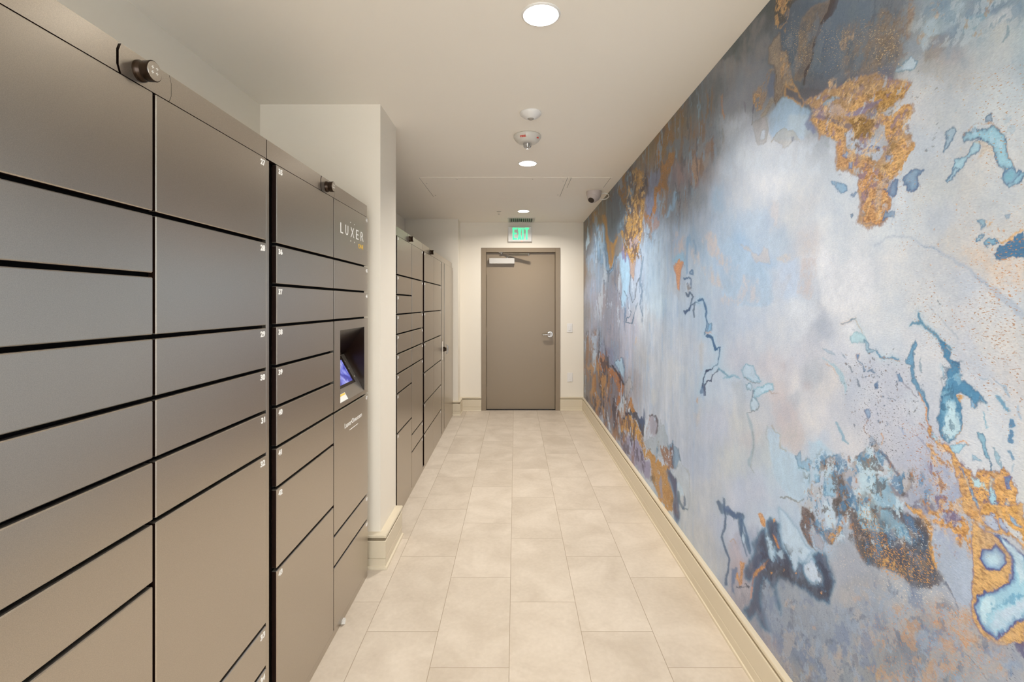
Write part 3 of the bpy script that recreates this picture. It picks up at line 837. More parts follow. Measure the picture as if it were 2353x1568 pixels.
# ---- ground tones
BASE = [
 (1345,540,'#7b6a50'),(1345,620,'#7f7a74'),(1347,720,'#8d8c90'),(1348,800,'#8d8a8a'),(1348,870,'#857d74'),
 (1358,480,'#7d6c52'),(1365,520,'#6f7f88'),(1362,600,'#8a97a5'),(1360,680,'#a4a9b8'),(1360,760,'#a5a6b4'),
 (1375,500,'#8a7448'),(1380,560,'#86a3b8'),(1385,640,'#9fb0c2'),(1380,700,'#a3a6b4'),(1375,780,'#97a3b3'),
 (1400,450,'#7d7058'),(1405,520,'#6a7986'),(1420,430,'#6d7580'),(1425,480,'#697684'),(1420,530,'#6c8296'),
 (1435,400,'#75706c'),(1445,440,'#737d86'),(1440,500,'#7c93a6'),(1392,620,'#9ab2c4'),(1400,680,'#9a9cab'),
 (1385,850,'#8b7d78'),(1370,900,'#8d8486'),(1395,930,'#8c8490'),(1420,880,'#8b8088'),(1410,820,'#8f97a8'),
 (1400,760,'#a09fac'),(1420,700,'#9c9ca8'),(1415,640,'#8d8a90'),(1430,600,'#a5c4d8'),(1440,680,'#a9bdd0'),
 (1450,760,'#b4b5c0'),(1440,820,'#b0b2be'),(1455,880,'#a9a7ab'),(1470,820,'#b9bcbf'),(1480,740,'#c2c9ce'),
 (1470,620,'#b3bfcc'),(1490,560,'#a9bfd0'),(1500,640,'#b9cedb'),(1510,700,'#bcd0dc'),(1505,780,'#c3cbd3'),
 (1500,860,'#c2c9d0'),(1520,940,'#c1c9d2'),(1560,980,'#bfc8d3'),(1600,1060,'#b7c2d1'),(1560,1150,'#bcc3c6'),
 (1480,460,'#7d8290'),(1500,420,'#8b93a3'),(1490,350,'#857458'),(1510,380,'#8a7a68'),(1540,330,'#7f7463'),
 (1560,280,'#7c6f58'),(1580,240,'#6c6d6c'),(1600,300,'#7f7f80'),(1560,400,'#8a8690'),(1540,460,'#83878f'),
 (1560,480,'#8c929a'),(1600,400,'#9a9496'),(1590,460,'#8f979f'),(1630,350,'#8d929a'),(1620,260,'#737c80'),
 (1650,200,'#7a7e82'),(1680,150,'#8b8988'),(1650,290,'#8f969c'),(1690,240,'#93979e'),(1730,160,'#8a8f96'),
 (1760,110,'#7d8288'),(1700,110,'#5f6768'),(1750,40,'#5c6468'),(1700,60,'#585f60'),
 (1560,560,'#a5b5c6'),(1540,640,'#b3c1cd'),(1560,720,'#b5c6d6'),(1600,560,'#9aafc2'),(1620,500,'#a3b0bf'),
 (1650,450,'#b3bfcc'),(1680,380,'#c3cad2'),(1700,300,'#c0c8d2'),(1720,360,'#d3d9de'),(1760,330,'#d6dade'),
 (1760,420,'#d9dcdf'),(1700,460,'#c8cdd2'),(1660,520,'#b1c1d0'),(1640,580,'#a9bfd2'),(1620,640,'#b2c2d0'),
 (1600,720,'#b9c9d8'),(1640,700,'#b6c3d1'),(1580,800,'#c3ccd6'),(1540,860,'#c4cbd1'),(1620,820,'#bfcbd7'),
 (1640,900,'#c3cfdb'),(1600,920,'#bfc9d3'),(1650,980,'#c2c9d6'),(1700,980,'#c6c9c9'),(1690,1060,'#c5cbcd'),
 (1640,1140,'#c1c7cd'),(1600,1240,'#bcc0c2'),(1640,1300,'#b9bec3'),(1680,1200,'#bfc7d6'),(1700,1140,'#c2cad8'),
 (1680,600,'#a9c2d8'),(1700,560,'#a9c1d6'),(1740,520,'#b6c4d2'),(1700,650,'#b0c3d5'),(1740,700,'#bbc5d0'),
 (1760,620,'#a9c1d6'),(1790,560,'#b9c6d1'),(1800,640,'#c6c9d0'),(1820,500,'#c8cccf'),(1840,420,'#d0d4d7'),
 (1860,560,'#c8c8ca'),(1860,480,'#cfd0d1'),(1900,500,'#cfd5da'),(1930,440,'#d0d7dc'),(1940,560,'#d3d8db'),
 (1900,600,'#d8dbde'),(1960,640,'#d3d6d9'),(1920,700,'#d6d8da'),(1880,740,'#bcc1c8'),(1840,700,'#c6ced6'),
 (1800,760,'#c3c9d0'),(1740,780,'#c3c9d1'),(1700,740,'#b7c3d1'),(1700,820,'#c3c7d0'),(1760,840,'#c9c7cb'),
 (1790,900,'#c6c2c4'),(1730,880,'#bcc8d2'),(1850,820,'#c8cad0'),(1870,870,'#bcbfc4'),(1840,900,'#d0d0d2'),
 (1900,880,'#d6d3d1'),(1870,960,'#d2d2d3'),(1800,960,'#c2bdc0'),(1820,1010,'#c3c0be'),(1760,960,'#c3c7cc'),
 (1760,1040,'#bcc6cc'),(1790,1060,'#b9cbd8'),(1730,1020,'#c4c3c4'),(1780,1120,'#bccbd8'),(1830,1110,'#b8c9d7'),
 (1740,1140,'#c2c9d6'),(1880,1020,'#c3ccd6'),(1900,960,'#cdced2'),(1960,900,'#c5cad2'),(1940,820,'#cdd1d8'),
 (2000,860,'#c5c9d1'),(2000,960,'#c6c8d0'),(1960,1010,'#cccdd0'),(1990,780,'#d0d5d9'),(2050,780,'#ced4d9'),
 (1720,1240,'#a9b1c4'),(1700,1320,'#a9a4ad'),(1740,1180,'#c0cbd8'),(1780,1200,'#b9cad9'),(1820,1200,'#b7c9d8'),
 (1850,1260,'#b2c8d8'),(1720,1400,'#a39da4'),(1760,1480,'#94909a'),(1800,1560,'#96938f'),
 (1770,1380,'#8f9dae'),(1810,1370,'#98a1ab'),(1830,1430,'#99a1aa'),(1780,1440,'#8f9cad'),(1860,1420,'#97a0ab'),
 (1880,1480,'#929daa'),(1830,1500,'#828f9f'),(1900,1540,'#8c98a3'),(1860,1560,'#94938c'),(1930,1420,'#9ba5b0'),
 (1940,1300,'#a6abb4'),(1960,1360,'#a9aaad'),(1990,1420,'#9aa3af'),(1970,1480,'#9aa0a6'),(2010,1520,'#95989a'),
 (2050,1440,'#9aa3ad'),(2060,1370,'#a8adb3'),(2100,1400,'#a9adb1'),(2130,1450,'#9ca0a4'),(2080,1500,'#8d9399'),
 (2150,1510,'#8d949b'),(2200,1480,'#a9a7a4'),(2250,1530,'#a6a8aa'),(2320,1560,'#a3a7ad'),(2200,1420,'#b3aca7'),
 (2190,1360,'#a9b0bb'),(2180,1300,'#adb7c3'),(2200,1250,'#b3b6bc'),(2150,1330,'#a9b0b8'),(2180,1560,'#8f9aa3'),
 (1900,80,'#667687'),(1860,150,'#66767f'),(1820,80,'#5a6c7c'),(1840,200,'#6a7177'),(1880,190,'#6a7079'),(1930,60,'#6a7b8a'),
 (1960,140,'#75808a'),(1980,40,'#75858f'),(2000,100,'#817f80'),(2040,40,'#777f88'),(2040,120,'#7e7a78'),(2030,160,'#77706c'),
 (1920,160,'#687380'),(1950,190,'#71737c'),(1790,120,'#5b6b7c'),(1780,30,'#54565a'),(1900,20,'#6c7f90'),
 (1850,30,'#62707e'),(1740,210,'#8a8f98'),(2090,60,'#9a9fa3'),(2110,100,'#a3adb5'),(2150,60,'#9fb0ba'),(2180,20,'#8fa6b4'),(2200,80,'#96a9b6'),
 (2240,20,'#8fa0ae'),(2280,10,'#7f9bb0'),(2320,10,'#8fa3b0'),(2260,60,'#b5c2c7'),(2230,100,'#bcc4c6'),(2190,110,'#a3aeb6'),
 (2150,130,'#b6b6b3'),(2200,160,'#c2c4c3'),(2100,160,'#c7ccce'),(2300,60,'#bcc3c3'),(2340,80,'#b6c4c9'),(2340,150,'#a9b9c2'),(2290,130,'#bfc6c8'),
 (2260,180,'#bfc6c9'),(2130,200,'#cfd3d4'),(2200,220,'#c9cfd2'),(2300,220,'#bcc7cd'),(2100,240,'#d2d5d7'),(2180,270,'#cacfd0'),
 (2250,260,'#c6ced1'),(2330,300,'#c6ccce'),(2130,320,'#ccd3d8'),(2160,380,'#c9ced0'),(2230,370,'#cccdcb'),(2290,380,'#cbcdcb'),
 (2080,440,'#cbd3d9'),(2140,440,'#cccfcd'),(2220,430,'#ccccc8'),(2300,440,'#c9cdcd'),(2050,520,'#cfd6da'),(2100,520,'#cbd1d4'),(2160,520,'#c7ccd0'),
 (2200,560,'#cdcbc6'),(2250,600,'#ccc9c4'),(2320,560,'#cccbc6'),(2040,620,'#d3d6d8'),(2100,620,'#d0d3d4'),(2150,620,'#cdcfd0'),
 (2230,660,'#c6cbd0'),(2300,640,'#cfcac3'),(2340,640,'#ccc7c1'),(2060,700,'#d2d6d8'),(2130,700,'#cfd2d3'),(2200,720,'#cccdce'),(2280,720,'#c9cccd'),
 (2340,700,'#c6cacc'),(2100,780,'#cfd2d5'),(2200,800,'#c9ccd0'),(2280,800,'#ccccca'),(2340,800,'#cbcac7'),(2130,860,'#ced1d4'),
 (2250,880,'#c5cad0'),(2330,880,'#cac9c8'),(2100,940,'#cdd1d6'),(2250,960,'#cbd0d4'),(2340,960,'#cccdce'),(2050,900,'#c5c8d0'),
 (2060,980,'#c2c5ce'),(2040,1040,'#bfc2cb'),(2090,1040,'#bbbfcb'),(2130,1080,'#b3b7c4'),(2060,1100,'#bdbab9'),(2110,1130,'#aab0be'),
 (2230,1040,'#d3d6d8'),(2290,1060,'#d3d6d7'),(2345,1080,'#d0d2d2'),(2345,1160,'#cfd0cd'),(2020,1050,'#c9cacc'),
]
bp = np.array([(a, b) for a, b, c in BASE], dtype=np.float32)
bc = np.array([lin(c) for a, b, c in BASE], dtype=np.float32)
# interpolate coarsely on a small grid of frame space, then look up
gx = np.arange(1330, 2440, 8.0); gy = np.arange(-20, 1600, 8.0)
BX, BY = np.meshgrid(gx, gy, indexing='ij')
wsum = np.zeros(BX.shape); csum = np.zeros(BX.shape + (3,))
for (x_, y_), c_ in zip(bp, bc):
    sx = 1.0 + 1.6 * max(0.0, (1560 - x_) / 220.0)
    d2 = ((BX - x_) * sx) ** 2 + (BY - y_) ** 2
    w_ = 1.0 / (d2 + 160.0) ** 1.9
    wsum += w_; csum += w_[..., None] * c_
ctab = csum / wsum[..., None]
def lookup(px, py):
    u = np.clip((px - gx[0]) / 8.0, 0, len(gx) - 1.001); v = np.clip((py - gy[0]) / 8.0, 0, len(gy) - 1.001)
    i = u.astype(int); j = v.astype(int); a = (u - i)[:, None]; b = (v - j)[:, None]
    return (ctab[i, j] * (1 - a) + ctab[i + 1, j] * a) * (1 - b) + (ctab[i, j + 1] * (1 - a) + ctab[i + 1, j + 1] * a) * b
_px, _py = warped(0.07, 0.03)
rgb[:] = lookup(_px, _py)
# mottling of the ground: clouds, fine grain and marbled veins
ridge = 1 - np.abs(2 * fbm(GY * 5 + 0.9 * wa_z * 6, GZ * 4 + 0.9 * wa_y * 6, 211, 5, 0.6)) * 4
ridge = np.clip(ridge, 0, 1) ** 3
rgb *= (1 + 0.22 * n_blot + 0.18 * n_mid + 0.06 * n_grit)[:, None]
_sat = np.clip(1 - (rgb.mean(1) - 0.25) / 0.3, 0.15, 1)       # veins show most in the darker parts
rgb *= 1 - (ridge * 0.22 * _sat)[:, None] * np.array([1.1, 0.9, 0.7])
# long drips where the paint ran down the far half
_far = np.clip((GY - 1.7) / 1.3, 0, 1)
rgb *= 1 + (_far * n_vert * 0.55)[:, None] * np.array([0.9, 0.8, 0.75])
_rust = np.clip((fbm(GY * 30, GZ * 5, 231, 4, 0.6) - 0.12) / 0.08, 0, 1) * _far * np.clip(1.2 - rgb.mean(1) * 2.2, 0, 0.8)
rgb = (rgb * (1 - 0.45 * _rust[:, None]) + 0.45 * _rust[:, None] * np.array(lin('#94705a'))).astype(np.float32)
_blu = np.clip((fbm(GY * 26, GZ * 5, 251, 4, 0.6) - 0.10) / 0.08, 0, 1) * _far
rgb = (rgb * (1 - 0.35 * _blu[:, None]) + 0.35 * _blu[:, None] * np.array(lin('#8fb3cf'))).astype(np.float32)
warm = np.clip(n_mid * 1.6 + n_blot, -0.5, 0.6)
rgb *= 1 + warm[:, None] * np.array([0.05, 0.0, -0.06])

REG = {'A': (1333, 392), 'B': (1333, 784), 'C': (1673, 0), 'D': (1673, 392), 'E': (1673, 784), 'F': (1673, 1176),
       'G': (2013, 0), 'H': (2013, 392), 'I': (2013, 784), 'J': (2013, 1176), 'K': (1503, 176), 'L': (1503, 1080)}
def conv(reg, pts):
    ox, oy = REG[reg]
    return [(ox + x / 4.0, oy + y / 4.0) for x, y in pts]

def sstep(d, s):
    t = np.clip(0.5 - d / (2 * s), 0, 1)
    return t * t * (3 - 2 * t)

def seg_dist(X, Y, pts, closed, widths=None):
    n = len(pts); d = np.full(X.shape, 1e9, dtype=np.float32)
    inside = np.zeros(X.shape, dtype=bool)
    for i in range(n if closed else n - 1):
        x0, y0 = pts[i]; x1, y1 = pts[(i + 1) % n]
        dx, dy = x1 - x0, y1 - y0
        L2 = dx * dx + dy * dy + 1e-9
        t = np.clip(((X - x0) * dx + (Y - y0) * dy) / L2, 0, 1)
        dd = np.hypot(X - x0 - t * dx, Y - y0 - t * dy)
        if widths is not None:
            dd = dd - (widths[i] * (1 - t) + widths[i + 1] * t)
        d = np.minimum(d, dd)
        if closed and dy != 0:
            c = ((y0 > Y) != (y1 > Y)) & (X < dx * (Y - y0) / dy + x0)
            inside ^= c
    return np.where(inside, -d, d) if closed else d

def put(idx, a, col, leafv, gritv=None):
    a3 = a[:, None]
    rgb[idx] = rgb[idx] * (1 - a3) + np.array(col, dtype=np.float32) * a3
    leaf[idx] = leaf[idx] * (1 - a) + leafv * a
    if gritv is not None:
        grit[idx] = np.maximum(grit[idx], gritv * a)

def region(px, py, pts, m):
    xs = [p[0] for p in pts]; ys = [p[1] for p in pts]
    return np.nonzero((px > min(xs) - m) & (px < max(xs) + m) & (py > min(ys) - m) & (py < max(ys) + m))[0]

def P(reg, col, pts, soft=3.0, a=1.0, c=0.012, f=0.015, lf=0.0, hole=None, grit_=None, edge=None, inner=None, vary=0.12, holescale='mid'):
    """a filled mark; hole breaks it up, edge=(colour,width,alpha) darkens its rim, inner=(colour, depth) its middle"""
    pts = conv(reg, pts)
    soft = soft * 0.5 if soft <= 10 else soft * 0.8
    px, py = wfield(c, f)
    m = soft * 2 + 6 + (edge[1] * 3 if edge else 0)
    idx = region(px, py, pts, m)
    if idx.size == 0: return
    X, Y = px[idx], py[idx]
    d = seg_dist(X, Y, pts, True)
    al = sstep(d, soft) * a * np.clip(1 + 0.3 * soft * n_mid[idx], 0.3, 1)
    if hole is not None:
        nz = n_mid[idx] if holescale == 'mid' else (n_grit[idx] if holescale == 'grit' else 0.5 * n_mid[idx] + 0.7 * n_grit[idx])
        al = al * np.clip((nz - hole) / 0.06, 0, 1)
    if grit_ is not None and hole is None:         # sandy patches fray into grains
        al = al * np.clip(0.62 + 3.2 * n_mid[idx] + 1.6 * n_grit[idx] - 0.04 * np.clip(d + 14, 0, 14), 0.12, 1)
    base = np.array(lin(col))
    if grit_ is not None and hole is None:
        base = base * 0.65 + np.array(lin('#c6cad0')) * 0.35
    cc = base * (1 + vary * (2.6 * n_mid[idx] + 1.3 * n_grit[idx]))[:, None]
    if inner:
        t = np.clip(-d / inner[1], 0, 1)[:, None] * (1 + 0.6 * n_mid[idx][:, None]); t = np.clip(t, 0, 1)
        cc = cc * (1 - t) + np.array(lin(inner[0])) * t
    put(idx, al, cc, lf, grit_)
    if edge:
        e = np.exp(-(d / edge[1]) ** 2) * edge[2] * (0.6 + 0.9 * np.clip(n_mid[idx] + 0.5, 0, 1))
        put(idx, np.clip(e, 0, 1), lin(edge[0]), 0)

def Ln(reg, col, pts, w=2.0, soft=1.2, a=1.0, c=0.012, f=0.014, lf=0.0, side=None, hole=None):
    """a drawn line; w may be one half-width or one per point; side=(colour, reach, alpha) a bloom beside it"""
    pts = conv(reg, pts)
    if not isinstance(w, (list, tuple)): w = [w] * len(pts)
    soft = soft * 0.65
    px, py = wfield(c, f, 0.25)
    m = max(w) + soft * 2 + 4 + (side[1] * 2.5 if side else 0)
    idx = region(px, py, pts, m)
    if idx.size == 0: return
    d = seg_dist(px[idx], py[idx], pts, False, w)
    if side:
        e = np.exp(-np.clip(d, 0, None) / side[1]) * side[2] * np.clip(0.8 + 1.6 * n_mid[idx], 0, 1)
        put(idx, np.clip(e, 0, 1), lin(side[0]), 0)
    d = d + (n_mid[idx] - 0.03) * 2.0 * min(1.0, max(w))
    al = sstep(d, soft) * a
    if hole is not None:
        al = al * np.clip((n_mid[idx] - hole) / 0.06, 0, 1)
    put(idx, al, lin(col), lf)

def streaks(col, pts, thr, a=.8, seed=400, fx=5.0, fy=44.0, lf=0.0, soft=14):
    """thin runs of paint inside an outline"""
    px, py = wfield(0.012, 0.015)
    idx = region(px, py, pts, soft * 2)
    d = seg_dist(px[idx], py[idx], pts, True)
    nz = fbm(px[idx] / fx, py[idx] / fy, seed, 4, 0.6)
    put(idx, sstep(d, soft) * np.clip((nz - thr) / 0.05, 0, 1) * a, lin(col), lf)

def mottle(col, pts, thr, a=.8, seed=600, freq=60, lf=0.0, soft=12, slant=0.5):
    """ragged islands of a second colour inside an outline, freq per metre"""
    px, py = wfield(0.012, 0.015)
    idx = region(px, py, pts, soft * 2)
    d = seg_dist(px[idx], py[idx], pts, True)
    y_, z_ = GY[idx] + 0.5 * wb_z[idx] * 0.03, GZ[idx] + 0.03 * wb_y[idx]
    nz = fbm(y_ * freq + z_ * freq * slant, z_ * freq * 0.8 - y_ * freq * slant * 0.5, seed, 5, 0.68)
    put(idx, sstep(d, soft) * np.clip((nz - thr) / 0.04, 0, 1) * a, lin(col), lf)

GOLD, DULL, NAVY, INK, CHAR, TEAL, SKY, LAV, WHT, RUST = '#cba06a', '#a08055', '#34496a', '#2a3346', '#474b57', '#3f7c9c', '#a6c8dd', '#9698b2', '#d6dce2', '#a9683c'
PALEGOLD, PINK, CY, STONE = '#d8b48a', '#c3b2ab', '#9cc9d8', '#8f8a86'

# ---- C: dark upper field
P('C', '#525c5e', [(300,-60),(430,0),(420,180),(360,150),(280,150),(180,240),(130,380),(60,480),(0,540),(-60,560),(-60,400)], 6, .75)
P('C', '#8f8a88', [(180,200),(340,130),(360,400),(330,620),(180,700),(100,560),(120,380)], 14, .55)
P('C', '#56687a', [(430,60),(1000,0),(830,260),(780,500),(700,660),(600,700),(560,520),(480,440),(490,260)], 8, .7)
P('C', '#4d463f', [(440,-40),(660,-40),(600,30),(520,120),(540,190),(450,240),(425,170),(430,60)], 5, .85)
P('C', GOLD, [(440,-30),(620,-30),(560,30),(520,130),(430,110)], 5, .9, lf=1, hole=-.02, holescale='both')
P('C', GOLD, [(425,150),(450,140),(480,230),(500,220),(560,60),(570,90),(530,290),(500,250),(470,270),(430,230)], 3, .8, lf=1, hole=-.08, holescale='both')
P('C', '#7a7069', [(690,150),(780,60),(860,30),(950,0),(930,100),(850,220),(830,300),(780,420),(750,560),(720,680),(660,740),(620,720),(620,560),(650,420),(660,280)], 7, .95, lf=.3, edge=('#a98c68',3,.3))
P('C', '#8c7d6a', [(700,150),(830,60),(800,250),(740,330),(700,560),(640,560),(660,300)], 8, .5, lf=.5, hole=-.1, holescale='both')
P('C', '#5d6a78', [(780,210),(850,170),(830,250),(740,440),(740,300)], 7, .6)
Ln('C', '#473c3e', [(980,-20),(940,120),(860,220),(820,320),(780,440),(770,540),(710,660),(700,760)], [9,7,3.5,3,2.2,2.4,3,2.5], 1.6, .95)
P('C', '#67798c', [(1000,0),(1360,-20),(1360,200),(1200,300),(1100,420),(1000,640),(860,760),(760,640),(800,460),(850,280),(930,190)], 14, .65)
P('C', '#6c6f77', [(720,720),(900,760),(1050,560),(1300,560),(1360,680),(1180,720),(1000,800),(860,880),(700,900),(650,840)], 12, .6)
P('C', PALEGOLD, [(1060,340),(1160,320),(1160,360),(1090,360),(1080,440),(1040,470),(1025,370)], 3, .55, lf=1, hole=-.12, holescale='both')
P('C', PALEGOLD, [(1100,160),(1170,130),(1180,190),(1130,240),(1100,220)], 4, .5, lf=1, hole=-.02, holescale='both')
P('C', PALEGOLD, [(920,770),(960,690),(1000,720),(1000,800),(940,830)], 4, .85, lf=1, hole=-.12, holescale='both')
P('C', '#8d857f', [(1060,600),(1180,480),(1360,420),(1360,660),(1200,680),(1080,700)], 8, .55, lf=.6, hole=-.04, holescale='both')
# tan drips on the left of the dark field
P('C', '#a08f7c', [(480,300),(490,460),(530,460),(580,640),(590,740),(640,840),(570,800),(520,800),(500,880),(440,960),(420,900),(440,700),(420,600),(370,580),(370,440),(430,350)], 4, .95, lf=.55, edge=('#6b5f56',2.2,.5))
P('C', GOLD, [(480,480),(530,470),(590,720),(640,840),(620,860),(560,790),(510,790),(500,860),(480,640)], 3, .6, lf=1, hole=-.02, holescale='both')
for k in range(5):
    Ln('C', '#6a5a4e', [(430+k*18,660),(425+k*17,780),(430+k*14,880),(425+k*12,940)], .7, .8, .7)
P('C', '#a58a6c', [(380,640),(420,640),(370,760),(360,880),(310,1000),(270,1000),(230,940),(230,860),(290,780),(330,740)], 5, .75, lf=.8, hole=-.12, holescale='both')
P('C', GOLD, [(240,860),(300,850),(290,960),(320,990),(270,1010),(230,930)], 4, .8, lf=1, hole=-.06, holescale='both')
P('C', '#6c7a94', [(400,680),(435,680),(415,900),(380,900),(370,780)], 4, .8)
P('C', '#a0937f', [(400,900),(430,940),(380,1010),(330,1090),(300,1060)], 4, .8, lf=.6)
Ln('C', '#5d6173', [(235,960),(230,1060),(225,1130),(215,1150)], 1.0, 1.2, .8)
P('C', '#a9a4a2', [(220,1120),(350,1060),(370,1180),(350,1290),(290,1330),(260,1290)], 6, .6, edge=('#90908f',1.5,.5))
P('C', '#cdd8e0', [(310,1200),(350,1180),(340,1260),(290,1290)], 3, .8, edge=('#9fa3a5',1.4,.6))
# pale blue basin and white cloud
P('C', '#a5c1d6', [(500,890),(620,920),(700,980),(760,1010),(720,1160),(700,1280),(560,1300),(420,1280),(380,1200),(380,1060),(440,980)], 9, .85)
P('C', '#b9c8d0', [(560,1060),(740,1060),(760,1220),(640,1290),(520,1260)], 10, .7)
P('C', '#bdb9b0', [(400,1290),(440,1220),(520,1180),(600,1220),(660,1310),(600,1290),(520,1370),(470,1300),(420,1280)], 4, .6, edge=('#9a9691',1.0,.6))
P('C', '#c9d3dc', [(-60,1100),(180,1060),(260,1300),(500,1360),(740,1280),(900,1260),(980,1300),(980,1500),(900,1600),(-60,1600)], 26, .6)
P('C', '#7f89a9', [(770,1010),(740,1120),(800,1160),(800,1230),(770,1220),(700,1150),(720,1110)], 4, .8)
P('C', '#7f86a0', [(580,1270),(605,1265),(590,1310),(575,1300)], 2.5, .7)
Ln('C', '#a9b2b8', [(895,1310),(925,1355)], 2.2, 1.5, .8)
# charcoal pocket
P('C', '#67666d', [(530,790),(600,840),(640,850),(660,900),(700,930),(680,980),(600,920),(520,880)], 3, .95, edge=('#c79a62',2.0,.8))
P('C', '#636065', [(660,790),(860,820),(820,880),(740,910),(680,900),(640,840)], 7, .8)
P('C', '#67656c', [(770,920),(1000,830),(1050,860),(1000,920),(860,960),(800,990),(740,970)], 5, .85)
# gold river across to the right (C into G)
P('C', '#b8946a', [(690,920),(780,890),(900,820),(1050,780),(1180,720),(1360,690),(1700,740),(1640,860),(1500,960),(1360,1020),(1240,1080),(1340,1120),(1560,1020),(1700,930),(1720,1000),(1640,1090),(1600,1180),(1680,1240),(1720,1300),(1700,1360),(1600,1500),(1560,1600),(1500,1700),(1480,1780),(1500,1900),(1480,2000),(1440,2060),(1400,2080),(1290,2120),(1200,2060),(1220,1960),(1210,1860),(1180,1760),(1240,1720),(1200,1640),(1120,1600),(1000,1560),(980,1480),(990,1300),(900,1240),(840,1260),(800,1160),(740,1100),(800,1000)], 5, .95, c=.025, f=.02, lf=.55, edge=('#8f7a86',2.0,.35))
P('C', '#c3aea0', [(760,1010),(1000,960),(1100,1040),(1000,1060),(900,1070),(800,1060)], 6, .8, lf=.3)
P('C', GOLD, [(760,1090),(900,1090),(1060,1160),(1100,1230),(1000,1300),(960,1260),(880,1240),(820,1170)], 4, 1, f=.02, lf=1)
P('C', GOLD, [(1100,1010),(1180,900),(1360,860),(1500,840),(1680,740),(1700,780),(1620,830),(1400,960),(1280,1010),(1160,1050)], 4, 1, f=.02, lf=1)
P('C', '#b38a4c', [(1350,850),(1500,840),(1700,750),(1660,830),(1500,960),(1380,1080),(1360,1000)], 4, .9, lf=1, f=.02)
P('C', '#96743f', [(1100,1100),(1340,1110),(1330,1260),(1180,1290),(1140,1220)], 5, .9, lf=1, f=.02)
P('C', GOLD, [(1360,1080),(1480,1060),(1640,940),(1700,960),(1660,1060),(1600,1170),(1560,1260),(1460,1320),(1400,1280),(1440,1180),(1380,1140)], 3.5, 1, f=.025, lf=1)
P('C', GOLD, [(1480,1320),(1600,1300),(1720,1290),(1700,1360),(1620,1500),(1560,1620),(1460,1660),(1440,1540),(1500,1440)], 3.5, 1, f=.025, lf=1)
P('C', '#c29668', [(1000,1300),(1060,1300),(1040,1460),(1120,1420),(1200,1480),(1300,1460),(1340,1530),(1240,1560),(1120,1560),(1000,1540)], 4, .95, f=.02, lf=.9)
P('C', '#c49462', [(1220,1540),(1360,1560),(1460,1620),(1500,1700),(1480,1800),(1520,1860),(1440,2040),(1380,2080),(1240,2060),(1220,1900),(1240,1800),(1180,1740)], 4, .95, f=.022, lf=1, edge=('#6b6a80',1.6,.5))
P('C', '#b9c4cf', [(1060,1220),(1140,1180),(1160,1290),(1260,1300),(1360,1260),(1440,1400),(1380,1500),(1260,1440),(1140,1410),(1080,1360)], 4, .92, edge=('#b98d63',1.5,.5))
P('C', '#b4bfca', [(1380,1160),(1440,1160),(1440,1280),(1470,1340),(1400,1360),(1330,1260)], 4, .8)
P('C', '#8f87a5', [(1080,1050),(1180,1010),(1360,930),(1440,900),(1340,980),(1240,1060),(1160,1080)], 3, .85)
P('C', '#7d6f78', [(1180,1030),(1360,930),(1400,950),(1330,1080),(1270,1090),(1300,1000)], 4, .6)
P('C', '#9ab8cc', [(870,950),(960,880),(1040,890),(960,930),(900,970)], 3, .85)
P('C', '#7b7076', [(770,1050),(880,1060),(1000,1110),(1150,1160),(1100,1190),(1000,1150),(880,1090),(790,1080)], 3, .85)
P('C', '#8d8694', [(840,960),(1040,880),(1280,760),(1440,720),(1260,820),(1060,930),(900,1000)], 4, .55, hole=-.04)
for (x,y,r) in ((1185,1340,10),(1240,1315,8),(1215,1370,7),(1380,1380,12),(1130,1280,9)):
    P('C', '#857c86', [(x-r,y-r),(x+r,y-r*.8),(x+r,y+r),(x-r,y+r*.8)], 1.6, .9, edge=('#9a7a5c',1.2,.7))
for pts in ([(1290,1400),(1320,1360),(1400,1355),(1380,1380),(1310,1410)], [(1040,1440),(1080,1400),(1120,1430),(1100,1460)], [(1110,1500),(1140,1500),(1130,1560),(1105,1560)], [(1440,1440),(1500,1430),(1480,1480),(1450,1480)]):
    P('C', '#90a9c6', pts, 2, .9, edge=('#5d6a96',1.4,.8))
P('C', '#c3d6df', [(1530,630),(1600,590),(1680,520),(1740,560),(1720,620),(1660,650),(1560,640)], 3, .9, edge=(TEAL,2,.55))
P('C', '#a58560', [(1660,-20),(1710,-20),(1720,120),(1680,300),(1620,460),(1600,420),(1640,240)], 6, .6, lf=.9, hole=-.1, holescale='both')
P('C', '#8d765a', [(1360,100),(1640,80),(1660,300),(1600,540),(1540,620),(1400,600),(1360,400)], 14, .5, lf=.8, hole=.0, holescale='both')
P('C', '#707484', [(1370,620),(1540,600),(1530,700),(1440,740),(1370,700)], 5, .8)
P('G', '#8f887f', [(560,300),(680,350),(640,440),(560,540),(460,560),(440,500)], 8, .6, lf=.3)
P('G', '#b9cdd5', [(440,240),(560,140),(700,20),(820,20),(760,160),(700,300),(600,280),(500,340),(440,470),(380,400)], 9, .7)
P('G', '#7f93a9', [(600,300),(700,220),(860,120),(1060,60),(1180,40),(1100,120),(940,200),(840,300),(700,330),(500,470),(420,480)], 9, .6)
P('G', '#8fb3c3', [(820,160),(1000,120),(1060,140),(940,220),(880,320),(800,280)], 9, .7)
P('G', PALEGOLD, [(480,40),(640,0),(640,120),(560,160),(500,110),(600,90),(560,40)], 6, .5, lf=.8, hole=-.08, holescale='both')
P('G', '#cfd5d6', [(1060,120),(1300,60),(1360,160),(1100,220),(1000,240)], 12, .5)
Ln('G', '#7794a6', [(1210,260),(1200,340),(1160,390)], [4,3,2], 2, .7)
Ln('G', '#b2bcc2', [(1150,655),(1360,650)], .8, 1, .6)
P('G', PINK, [(500,340),(800,320),(900,560),(700,600),(540,560)], 18, .3, lf=.25)
